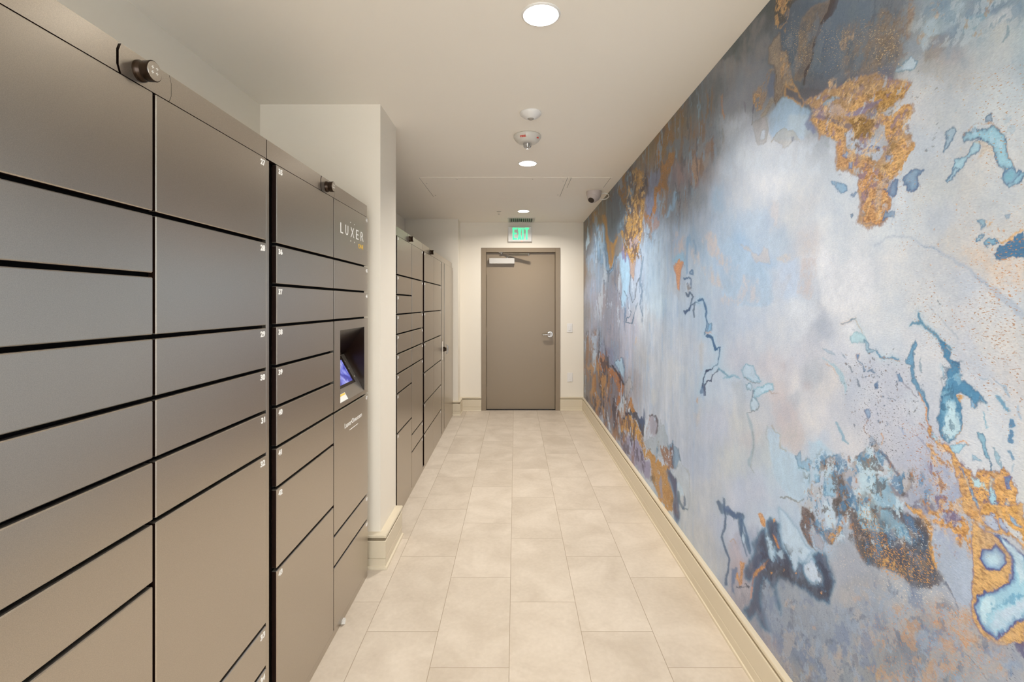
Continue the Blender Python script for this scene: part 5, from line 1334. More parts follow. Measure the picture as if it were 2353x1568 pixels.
for k in range(150):
    x = rs.uniform(1060, 1900); y = rs.uniform(60, 820)
    if x > 1560 and y < 250: continue
    if x > 1800: continue
    l = rs.uniform(3, 9)
    Ln('E', ['#5c606c','#6d7d94','#7a6a66'][k % 3], [(x, y), (x + l * .6, y + l)], rs.uniform(.5, 1.3), .8, .85)
P('E', '#5a7fa0', [(1240,920),(1300,860),(1360,900),(1400,960),(1300,960)], 6, .5, hole=-.08)

# ---- I: teal ribs and gold
Ln('I', '#4f87a8', [(0,100),(60,150),(130,150),(200,190)], [2,2.6,2.2,1.5], 1.8, .85, side=('#9cc6d2',5,.5))
Ln('I', '#c08a5c', [(30,140),(120,160),(210,205)], .8, 1, .6)
P('I', '#5c93b2', [(350,0),(370,30),(340,120),(350,220),(350,300),(370,380),(430,470),(460,560),(470,650),(450,600),(400,480),(330,380),(310,310),(330,250),(280,220),(270,190),(310,120)], 3, .9, c=.014, edge=('#40718f',1.6,.6))
P('I', '#4c83a4', [(440,520),(475,600),(480,780),(460,740),(450,620)], 3, .85)
Ln('I', '#cf935a', [(400,480),(430,560),(455,660),(450,740),(470,790)], 1.6, 1.2, .8, lf=.8, hole=-.22)
P('I', '#6f9bb8', [(190,310),(210,310),(240,390),(210,380)], 2.5, .9, edge=('#46608a',1.4,.7))
Ln('I', '#8f8f9f', [(240,390),(300,450),(365,520)], 1.4, 1.2, .75)
Ln('I', '#7a96a6', [(420,170),(412,250),(420,300)], [.8,3,1], 1.6, .7)
# the main teal figure
P('I', '#4e86a7', [(570,-30),(620,-20),(640,50),(680,80),(680,160),(760,190),(780,240),(780,370),(860,430),(980,510),(1020,580),(1000,580),(960,550),(900,620),(870,600),(860,540),(780,480),(730,520),(770,560),(770,680),(800,770),(750,840),(710,900),(660,935),(620,910),(590,830),(570,720),(590,620),(590,430),(650,380),(660,290),(700,260),(680,210),(620,130)], 4, .97, c=.016, f=.016, edge=('#366889',2.2,.55))
P('I', '#c3dde2', [(650,560),(690,560),(720,690),(770,780),(700,880),(640,910),(620,820),(640,700)], 8, .95, c=.02, f=.025)
P('I', '#7fb0c4', [(600,420),(700,420),(690,560),(660,700),(610,720)], 9, .5, f=.03)
P('I', GOLD, [(730,520),(790,510),(800,530),(770,580)], 2.5, .95, lf=.9)
Ln('I', '#c99b6a', [(800,780),(770,830),(715,880)], 1, 1, .7); Ln('I', '#c99b6a', [(790,530),(860,550),(915,600)], .9, 1, .7)
P('I', '#8fb3cc', [(865,560),(900,580),(905,615),(875,610)], 3, .9)
Ln('I', '#a3c3cf', [(980,550),(1020,600),(1020,660)], 1.4, 2, .7)
Ln('I', '#7fb0c2', [(970,670),(1000,740),(1015,820)], [1.5,2.6,1.5], 2, .85)
Ln('I', '#6b9bb5', [(1120,520),(1170,570),(1190,650)], [2,5,3.4], 2, .9, side=('#a9c6d3',3,.4))
Ln('I', '#93adc0', [(1090,390),(1170,430),(1230,520)], [1.6,3,2], 2.5, .75)
Ln('I', '#93adc0', [(970,340),(1040,350)], 1.6, 2.4, .6); Ln('I', '#93b0c6', [(1290,610),(1330,720)], [2,3.5], 3, .7)
Ln('I', '#4f80a3', [(1230,740),(1240,790)], 5.5, 2, .9, side=('#a3c3d3',3,.4)); Ln('I', '#4f80a3', [(1245,850),(1235,940)], [4,6], 2, .9, side=('#a3c3d3',3,.4))
Ln('I', '#5f8fae', [(1215,1040),(1250,1110)], [3,4], 2, .85); Ln('I', '#8fb0c3', [(1255,1150),(1245,1220)], 2, 2.5, .6)
P('I', '#7fb3c6', [(940,860),(980,860),(1010,960),(1045,1110),(1010,1080),(980,960)], 3, .9, c=.012, edge=('#3f6f8e',1.5,.8))
Ln('I', '#3f6f8e', [(1045,1110),(1060,1200),(1075,1300)], 1.4, 1.2, .85)
P('I', '#8fbac9', [(1070,980),(1110,1040),(1140,1120),(1150,1200),(1110,1120)], 3, .85, c=.012, edge=('#4f7b96',1.2,.6))
P('I', '#8fb6c9', [(890,1050),(940,1070),(970,1110),(900,1090)], 2.5, .8, edge=('#56809c',1.2,.5))
# gold field, dense at right
P('I', '#cb9a5c', [(470,800),(515,800),(510,890),(560,930),(650,950),(700,1010),(820,1150),(870,1190),(900,1250),(960,1190),(1040,1220),(1130,1230),(1160,1180),(1210,1240),(1270,1300),(1290,1460),(1330,1600),(1380,1760),(1360,1900),(1280,1800),(1200,1760),(1130,1700),(1000,1700),(900,1660),(800,1560),(760,1480),(740,1300),(700,1180),(690,1060),(640,1010),(560,950),(500,910),(450,850)], 4, .97, c=.02, f=.02, lf=1, hole=-.33, holescale='both', edge=('#6a6486',1.8,.5), grit_=.8)
P('I', '#c4955c', [(520,1060),(680,1100),(740,1300),(780,1500),(900,1660),(900,1900),(780,1880),(640,1720),(560,1620),(620,1500),(560,1360),(500,1200)], 10, .95, c=.03, f=.03, lf=1, hole=-.03, holescale='both', grit_=.8)
P('I', '#6a6a86', [(480,1060),(640,1080),(720,1300),(700,1600),(560,1600),(520,1300)], 12, .5, hole=.03, holescale='both')
P('I', '#c49862', [(450,920),(560,1000),(640,1100),(520,1120),(470,1000)], 8, .9, lf=1, hole=.0, holescale='both')
P('I', '#a3cfdb', [(780,1170),(850,1270),(900,1380),(940,1480),(960,1570),(900,1420),(850,1310)], 3, .95, c=.01, edge=('#5a6f96',1.6,.8))
P('I', '#b5dbe2', [(880,1260),(940,1250),(1010,1340),(1060,1400),(1000,1370),(920,1340)], 4, .9, c=.014, edge=('#7a96a6',1.2,.4))
P('I', '#a3cfdc', [(1060,1260),(1085,1280),(1090,1400),(1110,1480),(1160,1600),(1220,1680),(1160,1650),(1090,1540),(1040,1440),(1060,1360)], 3.5, .95, c=.012, edge=('#5f7ba0',1.6,.7))
P('I', '#6690b8', [(1180,1260),(1240,1260),(1225,1350),(1190,1350)], 3, .9, edge=('#57609a',1.4,.7))
P('I', '#a3c3d3', [(1200,1440),(1230,1500),(1220,1640),(1190,1560)], 4, .8, edge=('#5f7ba0',1.4,.5))
P('I', '#b5cfda', [(520,830),(560,900),(580,935),(520,900)], 3, .85, edge=('#6fa0b5',1.4,.5))
P('I', '#a9d0dc', [(680,970),(760,950),(820,950),(780,1000),(740,1040),(700,1010)], 3, .95, edge=('#568cab',1.6,.6))
Ln('I', '#cf935a', [(740,940),(790,910),(860,960)], 1.5, 1.2, .8, lf=.8)
Ln('I', '#7a96a8', [(820,945),(875,965)], 1.4, 1.2, .7)
P('I', '#7f9bbd', [(385,770),(410,790),(440,830),(400,800)], 2.5, .85, edge=('#c08a5c',1,.5))
P('I', '#93a6c3', [(195,790),(230,810),(260,860),(220,830)], 3, .8)
Ln('I', '#7d86a6', [(360,870),(420,930),(460,980),(520,1060)], 1.3, 1.6, .6, hole=-.2)
Ln('I', '#7d8fa6', [(110,760),(95,775)], 1.5, 1.2, .7); Ln('I', '#cf9a68', [(40,850),(70,900),(45,950)], 1.6, 1.6, .7, lf=.7, hole=-.2)
P('I', '#4f7f9f', [(-20,1000),(60,1020),(120,1100),(200,1210),(180,1260),(80,1220),(0,1180)], 8, .6, hole=-.1, inner=('#a9cfd9',12))
Ln('I', '#4a4456', [(0,980),(80,1040),(140,1120),(210,1220)], [1.5,3.5,3.5,3], 3, .7, hole=-.25)
P('I', '#5f5f74', [(330,1280),(380,1260),(360,1380),(300,1460),(260,1480),(200,1420),(100,1400),(60,1300),(160,1300),(280,1380)], 9, .65, hole=-.12)
P('I', '#6a6478', [(280,1470),(460,1440),(560,1560),(440,1600),(340,1540)], 8, .75, hole=-.12)
P('I', '#86b6cc', [(-20,1240),(80,1240),(120,1330),(220,1480),(260,1600),(100,1600),(-40,1480)], 9, .75, hole=-.18)

# ---- J and F: dark lobes, teal bay, gold rim
P('J', '#5a5458', [(-140,-220),(-60,-180),(20,-60),(120,-40),(280,20),(420,40),(470,160),(480,330),(520,460),(600,620),(580,690),(480,740),(330,700),(260,600),(180,550),(40,510),(-80,500),(-140,400),(-220,240),(-260,60)], 9, .93, c=.025, f=.02, lf=.3)
P('J', '#4a4f5c', [(20,180),(250,170),(400,220),(500,460),(560,560),(540,640),(420,700),(330,640),(240,500),(60,420),(0,340)], 16, .6)
P('J', '#8fb9cd', [(-200,-80),(0,-60),(200,40),(280,140),(340,280),(240,230),(100,180),(0,170),(-120,140),(-200,60)], 9, .9, c=.03, f=.03)
P('J', '#bfd8df', [(-200,-200),(-80,-260),(0,-120),(60,60),(-40,100),(-160,20)], 14, .75)
P('J', '#4f7fa6', [(260,30),(340,60),(440,200),(480,340),(440,460),(340,380),(300,240)], 10, .7, hole=-.12)
P('J', '#4f5f78', [(120,220),(300,260),(440,420),(380,440),(200,380)], 12, .5)
P('J', '#c69c60', [(-60,380),(60,430),(180,440),(200,510),(320,520),(330,600),(250,560),(100,520),(-60,480)], 8, .8, lf=1, hole=.05, holescale='both')
P('J', '#c69c60', [(200,240),(420,260),(560,500),(560,620),(420,600),(300,420)], 14, .6, lf=1, hole=.12, holescale='both')
P('J', '#cc9c5c', [(270,-100),(300,-60),(420,-20),(470,80),(530,150),(500,260),(530,420),(560,540),(520,480),(480,360),(470,200),(450,100),(380,20),(280,-40)], 3.5, .95, lf=.9, hole=-.3, holescale='both')
P('J', '#a9b6c6', [(510,140),(640,220),(700,300),(820,340),(870,380),(880,560),(900,760),(860,880),(720,800),(640,680),(570,520),(530,360)], 8, .85)
P('J', '#c8965a', [(430,-60),(900,-60),(960,60),(980,260),(900,300),(860,380),(800,260),(700,200),(640,140),(500,80)], 9, .9, c=.03, f=.03, lf=1, hole=-.1, holescale='both', grit_=.8)
P('J', '#8d96b4', [(600,20),(720,-10),(780,60),(700,110),(620,80)], 5, .75, hole=-.15)
P('J', '#9a6f4a', [(540,300),(760,280),(820,420),(660,460),(560,420)], 10, .7, lf=.8, hole=.06, holescale='both')
P('J', '#cca268', [(900,100),(960,160),(1100,240),(1180,300),(1250,480),(1220,620),(1100,720),(960,780),(900,900),(960,1040),(1100,1170),(1240,1080),(1360,980),(1360,1240),(1280,1200),(1200,1240),(1080,1220),(940,1100),(870,960),(880,760),(900,560),(880,340)], 3.5, .98, c=.01, f=.012, lf=.9, edge=('#7b6a86',1.8,.6), vary=.06)
P('J', '#6f93bd', [(980,360),(1060,350),(1100,310),(1180,400),(1190,470),(1130,530),(1020,530),(960,440)], 3, 1, c=.008, f=.008, inner=('#bfdde6',16), edge=('#4e5486',2.4,.9))
P('J', '#5f84b0', [(1090,230),(1180,240),(1260,320),(1360,400),(1440,500),(1440,960),(1300,1020),(1200,1110),(1110,1165),(1000,1080),(930,990),(905,880),(920,790),(1000,740),(1120,700),(1240,620),(1260,480),(1200,340)], 3.5, 1, c=.01, f=.012, inner=('#a5d0de',13), edge=('#4e5486',2.6,.9))
P('J', '#cfe2e8', [(1140,230),(1240,300),(1340,400),(1380,600),(1320,640),(1290,480),(1180,300)], 8, .9)
P('J', '#c9e2e8', [(980,800),(1060,760),(1100,860),(1000,1000),(940,920)], 10, .85, f=.03)
P('J', '#c3d3df', [(1100,980),(1260,860),(1380,800),(1400,940),(1200,1060),(1120,1120),(1060,1080)], 12, .9, f=.03)
P('J', '#4f93b8', [(1040,960),(1160,860),(1380,780),(1380,740),(1200,800),(1080,900)], 9, .7, f=.03)
P('J', '#cfa05e', [(1000,-60),(1360,-60),(1380,120),(1360,360),(1240,220),(1160,190),(1130,220),(1020,200),(960,100),(960,0)], 4, .9, lf=.9, hole=-.3, holescale='both', grit_=.8, edge=('#6a6486',1.8,.4))
P('J', '#b3c3d6', [(980,40),(1080,30),(1120,160),(1100,190),(1010,130),(970,80)], 4, .9, edge=('#6a6f96',1.6,.6))
P('J', '#a5bcd6', [(1120,60),(1150,80),(1230,190),(1180,170),(1120,110)], 3, .85, edge=('#5f6fa0',1.5,.7))
P('J', '#8fbfdc', [(1230,20),(1280,60),(1330,150),(1280,120)], 3, .85, edge=('#5f7ba0',1.4,.6))
P('J', '#c6d6e0', [(1180,60),(1240,140),(1310,200),(1360,320),(1260,220),(1180,120)], 4, .75)
P('J', '#c39774', [(380,980),(620,960),(900,1100),(1080,1220),(1180,1300),(1040,1400),(900,1300),(720,1180),(560,1060),(360,1080)], 16, .7, lf=.6, hole=.0, holescale='grit', grit_=.8)
P('J', '#bda38d', [(380,840),(560,820),(700,880),(640,960),(380,960)], 16, .5, lf=.5, hole=-.05, holescale='grit')
P('J', '#7f8894', [(460,1080),(580,1080),(700,1180),(820,1340),(940,1480),(760,1460),(560,1300),(440,1300)], 16, .5)
P('J', '#6e7686', [(0,960),(140,1040),(260,1160),(380,1340),(420,1480),(360,1560),(240,1300),(100,1160),(0,1100)], 14, .5)
P('J', '#4a4d58', [(420,1390),(560,1380),(640,1480),(640,1568),(520,1568)], 14, .7)
P('J', '#5c7ea0', [(1200,1480),(1280,1400),(1260,1520)], 5, .7)
P('J', '#4e4a72', [(1280,1220),(1360,1190),(1400,1400),(1340,1340)], 6, .8)
P('J', '#c69a5c', [(0,1440),(60,1400),(50,1560),(0,1600)], 8, .6, lf=.8, hole=-.15)
Ln('J', '#6c7890', [(110,570),(125,680)], 1.2, 1.6, .7); Ln('J', '#5a6478', [(620,660),(690,760),(740,860),(760,980)], [2.4,1.4,1.2,1.2], 1.8, .75)
Ln('J', '#76809a', [(330,700),(345,780)], 1.8, 2.4, .7); Ln('J', '#6f7a88', [(780,1250),(880,1360),(1020,1540)], 1.0, 1.6, .7)
Ln('J', '#5f6a7c', [(210,980),(300,1180),(400,1360),(460,1380)], 1.6, 2.6, .7, hole=-.2)
# F / L dark blue strokes on the white field
P('F', '#5d4a46', [(680,-40),(760,-20),(800,40),(820,130),(900,180),(980,140),(1050,160),(1000,230),(970,290),(910,280),(870,200),(800,200),(760,140),(750,180),(780,320),(820,370),(760,320),(700,220),(660,120)], 6, .9, lf=.9, hole=-.22, holescale='both')
P('F', '#c39660', [(860,110),(900,180),(980,190),(1000,130),(1060,160),(980,230),(970,290),(930,250),(900,230),(860,150)], 3, .9, lf=1, hole=-.15, holescale='both')
P('F', '#aaa9b3', [(760,170),(800,150),(880,280),(860,360),(800,320)], 5, .8, edge=('#77788a',1.4,.5))
P('F', '#c3d6e2', [(880,-60),(960,-60),(985,160),(950,190),(900,120)], 5, .85)
P('F', '#4f7fa3', [(840,90),(880,160),(910,300),(880,280),(850,160)], 5, .7, hole=-.15)
P('F', '#3f4f6a', [(350,110),(400,80),(460,110),(470,220),(500,330),(560,420),(600,520),(640,460),(720,480),(690,520),(760,680),(860,690),(880,620),(800,480),(770,400),(830,370),(900,380),(930,480),(970,620),(950,740),(920,830),(850,830),(780,790),(680,710),(560,650),(480,630),(440,700),(490,950),(460,880),(430,720),(340,620),(310,700),(300,840),(350,1000),(380,1090),(320,1080),(260,960),(200,1000),(140,920),(220,820),(250,640),(150,620),(140,560),(200,440),(240,360),(220,300),(300,170),(340,160),(360,260),(400,440),(440,460),(440,340),(380,230)], 7, .93, c=.022, f=.018, edge=(TEAL,4.5,.45))
P('F', '#3b3f4b', [(320,560),(480,470),(600,540),(700,560),(760,680),(880,720),(940,620),(940,760),(860,820),(720,720),(560,640),(440,640)], 12, .7)
P('F', '#34486a', [(200,560),(250,420),(330,340),(390,420),(320,480),(240,560),(200,640)], 9, .7)
P('F', '#b9d2e0', [(350,170),(400,260),(430,380),(420,460),(390,430),(350,300)], 5, .95, f=.02, edge=('#5d93b5',3,.35))
P('F', '#bfd4e2', [(460,-40),(560,40),(650,180),(700,280),(780,370),(740,380),(700,460),(640,420),(640,520),(600,540),(560,400),(500,280),(480,120)], 5, .95, f=.02, edge=('#5d93b5',3,.35))
P('F', '#c8d6e3', [(690,490),(760,440),(810,500),(870,600),(870,660),(760,640),(700,560)], 5, 1, f=.02, edge=('#5d93b5',3.5,.5))
P('F', '#b3cede', [(440,380),(500,360),(530,440),(490,440)], 5, .7)
P('F', '#6f9dbd', [(250,560),(320,440),(380,430),(300,520),(230,620)], 6, .6)
P('F', '#d09a64', [(275,30),(300,10),(340,80),(345,150),(310,130)], 2.5, .97, lf=.8, c=.008)
P('F', '#d09a64', [(412,70),(430,66),(432,100),(415,100)], 1.8, .95, lf=.8, c=.006)
P('F', '#c58a52', [(405,205),(440,250),(480,340),(460,340),(425,280)], 2.2, .95, lf=.8, edge=('#7a5a6c',1.2,.5))
P('F', '#c08a52', [(380,440),(340,520),(280,570),(240,640),(220,740),(240,560),(320,480)], 3, .95, lf=.9, edge=('#77607a',1.2,.5))
P('F', '#b9a8ac', [(20,240),(70,250),(120,380),(160,460),(140,680),(60,600),(0,480),(0,300)], 9, .55)
P('F', '#c48f5e', [(110,440),(160,470),(140,560),(130,660),(95,680),(70,600),(80,575),(110,620)], 3, .9, lf=.9, hole=-.25, holescale='both')
Ln('F', '#b8937a', [(15,270),(50,235),(70,280)], .9, 1.2, .7)
for (x,y) in ((402,574),(514,543),(620,558),(860,740)):
    P('F', '#dca060', [(x-7,y-9),(x+6,y-9),(x+7,y+9),(x-6,y+9)], 1.4, .95, lf=.8, c=.006)
Ln('F', '#3d4a5c', [(80,700),(110,690),(150,700),(190,690),(150,670)], [1,2,1.4,2,1], 1.3, .85)
P('F', '#b3a6a6', [(50,720),(130,700),(210,700),(220,800),(150,890),(60,800)], 6, .6, grit_=.5)
P('F', '#c39480', [(215,700),(235,700),(220,810),(200,800)], 2.5, .8)
Ln('F', '#2f5578', [(-90,-90),(-40,-10),(60,20),(120,40),(110,90),(125,200),(165,250),(190,340),(200,380)], [4,7,6,8,4,5,4,3,2], 3, .85, side=('#7fa3bf',5,.35))
Ln('L', '#33587c', [(645,260),(645,360),(660,440),(650,520),(620,610),(650,720),(690,830),(680,920),(660,1000),(660,1060)], [1.5,2.5,2,2.4,2.4,2,2,2.4,3,2.4], 2, .85, side=('#8fb0c8',5,.4))
P('L', '#42638c', [(640,300),(700,350),(760,390),(810,410),(800,460),(720,420),(650,370)], 5, .85, f=.02)
Ln('L', '#3a6288', [(800,450),(830,520),(860,640),(885,740)], [3,2.6,2.4,1.6], 2.6, .8, side=('#7fa9c3',5,.4))
Ln('L', '#3a6288', [(795,460),(810,620),(825,700),(850,790)], [2.4,3,2,1.2], 2.6, .7)
P('L', '#bcd3e0', [(815,560),(830,620),(825,660),(810,620)], 2, .85)
P('L', '#4b6d94', [(710,900),(760,900),(760,960),(730,1080),(740,1170),(715,1130),(710,1000)], 5, .8)
P('L', '#cf9a64', [(748,955),(770,960),(772,1010),(755,1010)], 2.2, .9, lf=.8)
P('L', '#a8a4b2', [(730,560),(780,560),(800,700),(770,740),(730,660)], 8, .45)
# mottled blue-grey foot of the wall
P('F', '#7888a0', [(450,1160),(640,1100),(760,1280),(900,1400),(920,1568),(640,1568),(480,1300)], 18, .5, hole=-.15)
P('F', '#7b8aa2', [(1080,900),(1160,900),(1150,1120),(1080,1260),(1040,1140)], 14, .5, hole=-.15)
P('F', '#5f7086', [(800,1330),(880,1400),(920,1560),(880,1500),(790,1380)], 9, .6)
P('F', '#b9a48f', [(680,1380),(740,1380),(800,1480),(780,1568),(690,1540)], 14, .55, lf=.4)
P('F', '#bfa58a', [(1180,1060),(1360,1000),(1360,1250),(1240,1300),(1160,1200)], 18, .4, lf=.4, hole=-.1, holescale='grit')
P('F', '#c3a383', [(960,1300),(1040,1300),(1050,1360),(980,1340)], 7, .55, lf=.6)
P('F', '#c6a98a', [(520,820),(550,810),(550,880),(520,880)], 3, .6, lf=.5); P('F', '#c2a68f', [(580,870),(620,870),(610,905),(590,905)], 4, .5)
P('F', '#c19f84', [(770,1050),(800,1050),(800,1080),(775,1080)], 4, .55); P('F', '#bf9f86', [(1150,790),(1220,780),(1220,830),(1160,830)], 7, .4)
P('F', '#a79a98', [(320,1120),(430,1120),(500,1300),(620,1460),(640,1600),(520,1500),(380,1260)], 12, .5, lf=.2)
Ln('F', '#56687c', [(460,1200),(560,1160),(640,1240),(720,1280),(800,1340)], 2.2, 2.6, .6, hole=-.15)
Ln('F', '#6a7484', [(930,1170),(1020,1220),(1120,1310)], 1.8, 2.6, .6, hole=-.15)
# ---- K: upper middle greys and rust
P('K', '#5f676a', [(300,240),(400,100),(520,0),(640,0),(640,160),(560,300),(420,300),(320,260)], 16, .5)
P('K', '#94703d', [(0,560),(130,400),(170,480),(230,540),(200,560),(150,600),(110,620),(100,720),(40,820),(20,700)], 5, .8, lf=.9, hole=-.18, holescale='both')
P('K', '#8f6c42', [(130,360),(240,260),(260,340),(240,400),(210,440),(160,430)], 6, .55, lf=.7, hole=-.06, holescale='both')
P('K', '#6d7f8d', [(160,470),(220,540),(330,580),(370,740),(240,800),(190,760),(180,620),(120,700),(100,640),(190,580),(170,520)], 5, .7)
P('K', '#a97a42', [(40,640),(60,700),(80,800),(130,720),(190,680),(180,780),(150,860),(120,960),(130,1040),(60,1030),(0,1160),(0,1060),(60,960),(60,880),(20,800)], 3.5, .95, lf=.9, hole=-.24, holescale='both')
P('K', '#84705f', [(220,440),(340,460),(400,420),(480,300),(540,300),(520,480),(440,580),(380,700),(320,580),(240,520)], 12, .5, lf=.25, hole=-.1)
P('K', '#a07f63', [(480,620),(560,600),(540,680),(480,760),(440,720)], 8, .55, lf=.3)
P('K', '#b0937c', [(340,790),(400,740),(430,790),(420,880),(390,960),(360,1030),(330,1010),(350,900)], 4, .9, lf=.5, edge=('#74707c',1.8,.5))
P('K', '#b3a397', [(430,740),(520,720),(500,820),(440,860)], 7, .5)
P('K', '#a78274', [(210,800),(270,800),(270,960),(210,940)], 8, .4)
P('K', '#c08a58', [(612,200),(630,160),(625,290),(655,340),(650,375),(625,350)], 3, .75, lf=.5)
P('K', '#92745a', [(490,170),(505,170),(500,230)], 3, .6)
P('K', '#8fb5cf', [(560,1030),(620,1000),(640,1200),(560,1260),(520,1140)], 14, .45)
P('K', '#7fa6c4', [(300,1480),(340,1480),(350,1568),(300,1568)], 6, .6)
P('K', '#a9b9c8', [(660,600),(760,500),(760,700),(700,900),(640,980),(640,760)], 18, .5)
Ln('K', '#74707c', [(830,240),(845,330)], 1.2, 2, .6)
TANGLE = [(1850,1060),(1890,1040),(1960,1050),(2010,1010),(2060,1070),(2130,1090),(2140,1200),(2120,1260),(2060,1240),(1990,1300),(1960,1240),(1900,1250),(1850,1200)]
mottle('#56504f', TANGLE, .09, .75, 601, 30)
mottle('#4f86ab', TANGLE, .09, .75, 611, 34)
mottle('#c6d9e1', TANGLE, .10, .75, 621, 38)
mottle('#a39a94', TANGLE, .13, .75, 631, 46)
mottle('#b07a4c', TANGLE, .19, .8, 641, 60, .5)
LOBE = [(1960,1140),(2010,1160),(2060,1230),(2110,1190),(2140,1230),(2150,1330),(2120,1355),(2080,1330),(2050,1310),(2000,1300),(1970,1230)]
mottle('#3c4757', LOBE, .04, .6, 651, 24)
mottle('#5c86a6', LOBE, .13, .6, 661, 30)
mottle('#7a6a58', LOBE, .12, .6, 671, 50)
DARKPEN = [(1740,1240),(1790,1200),(1810,1260),(1900,1270),(1915,1330),(1900,1385),(1850,1360),(1790,1330),(1750,1380)]
mottle('#5c86aa', DARKPEN, .14, .5, 681, 30)
mottle('#26304a', DARKPEN, .06, .6, 691, 22)
FOOT = [(1740,1400),(1800,1340),(1900,1400),(2000,1330),(2160,1360),(2230,1440),(2330,1500),(2400,1600),(1850,1600),(1780,1500)]
mottle('#7385a0', FOOT, .06, .6, 701, 14, 0, 20)
mottle('#b3aca6', FOOT, .08, .55, 711, 18, 0, 20)
mottle('#5f6d80', FOOT, .13, .55, 721, 24, 0, 16)
mottle('#bf9b78', [(1980,1500),(2020,1400),(2100,1380),(2200,1390),(2290,1470),(2340,1560),(2200,1600),(2000,1600)], .09, .6, 731, 26, .3)
mottle('#9aa9ba', FOOT, .10, .6, 741, 34, 0, 16)
NEARGOLD = [(2140,1000),(2190,1040),(2240,1090),(2320,1100),(2340,1180),(2350,1210),(2290,1215),(2240,1225),(2210,1240),(2180,1240),(2120,1200)]
mottle('#6d5f80', NEARGOLD, .155, .75, 751, 55)
mottle('#e2b676', NEARGOLD, .08, .55, 761, 50, .8)
mottle('#a3adc2', [(2130,1060),(2200,1080),(2220,1200),(2200,1280),(2140,1230),(2100,1120)], .07, .8, 771, 40)
RIVER = [(1850,235),(1960,175),(2030,175),(2098,180),(2060,250),(2100,245),(2090,330),(2060,400),(2030,500),(1985,520),(1975,420),(1930,340),(1880,290)]
mottle('#8a7a92', RIVER, .11, .7, 781, 44, 0, 5, 1.0)
mottle('#b9c3cd', RIVER, .15, .75, 791, 36, 0, 5, 1.0)
mottle('#7c6440', RIVER, .13, .6, 801, 60, .8, 5, 1.0)
mottle('#e3bd84', RIVER, .09, .6, 811, 60, .8, 5, 1.0)
DUSK = [(1800,-20),(2060,-20),(2100,60),(2070,160),(1960,175),(1870,215),(1800,200),(1790,80)]
mottle('#7e8a96', DUSK, .09, .45, 821, 14, 0, 16)
mottle('#8c7c6c', [(1930,60),(2080,20),(2090,120),(2040,170),(1940,170)], .04, .6, 831, 40, .5, 14)
mottle('#54616f', DUSK, .13, .45, 841, 22, 0, 16)
EDGE_ = [(2090,60),(2160,-20),(2400,-20),(2400,60),(2280,70),(2220,110),(2160,110),(2110,130)]
mottle('#7f9bb0', EDGE_, .06, .6, 851, 18, 0, 14)
mottle('#c3d0d3', EDGE_, .11, .6, 861, 22, 0, 14)
mottle('#b79a78', EDGE_, .19, .6, 871, 50, .3, 12)
mottle('#8fb3c6', [(2165,150),(2350,260),(2350,400),(2300,420),(2190,400),(2190,300)], .20, .35, 881, 30)
mottle('#bcd6e0', [(2210,290),(2260,285),(2310,330),(2340,400),(2310,390),(2260,330)], .06, .55, 891, 60)
mottle('#35617f', [(2160,820),(2210,830),(2210,900),(2270,930),(2200,920),(2205,990),(2180,1020),(2155,980),(2160,880)], .09, .6, 901, 60, 0, 5)
mottle('#9cc6d6', [(2160,820),(2210,830),(2210,900),(2270,930),(2200,920),(2205,990),(2180,1020),(2155,980),(2160,880)], .12, .5, 911, 50, 0, 5)

LOWER = [(1338,770),(1372,760),(1390,800),(1420,850),(1438,890),(1450,960),(1470,990),(1450,1080),(1400,1020),(1338,930)]
streaks('#2f3146', LOWER, .10, .8, 401)
streaks('#9a6a42', LOWER, .10, .75, 411, 6, 50, .3)
streaks('#aebfd0', LOWER, .16, .75, 421, 4, 50)
streaks('#c08c50', [(1348,840),(1385,820),(1400,900),(1390,960),(1360,930)], .08, .8, 431, 4, 40, .5, 6)
UPPER = [(1338,500),(1440,380),(1540,260),(1640,200),(1660,330),(1600,430),(1540,520),(1480,560),(1400,560),(1338,660)]
streaks('#8f6c48', UPPER, .12, .6, 441, 9, 60, .3)
streaks('#4f545e', UPPER, .14, .6, 451, 7, 55)
streaks('#8fb0c8', UPPER, .15, .6, 461, 7, 60)
streaks('#5d4a44', [(1440,392),(1482,392),(1480,560),(1470,600),(1430,580),(1436,480)], .03, .8, 471, 4, 16, .3, 5)
streaks('#e0b878', [(1440,392),(1482,392),(1480,560),(1470,600),(1430,580),(1436,480)], .10, .8, 481, 4, 14, .3, 5)
streaks('#4b6f90', [(1360,540),(1400,560),(1420,640),(1480,640),(1480,740),(1400,760),(1350,700)], .15, .6, 491, 5, 55)
streaks('#d3e0e8', [(1345,560),(1420,600),(1500,640),(1500,760),(1400,760),(1345,700)], .15, .6, 501, 6, 55)
streaks('#6d5a3c', [(1440,1000),(1500,990),(1545,1100),(1550,1170),(1500,1140)], .16, .6, 511, 6, 24, .5, 6)
streaks('#3a3550', [(1400,960),(1440,950),(1480,1010),(1500,1090),(1470,1090)], .10, .7, 521, 6, 34)

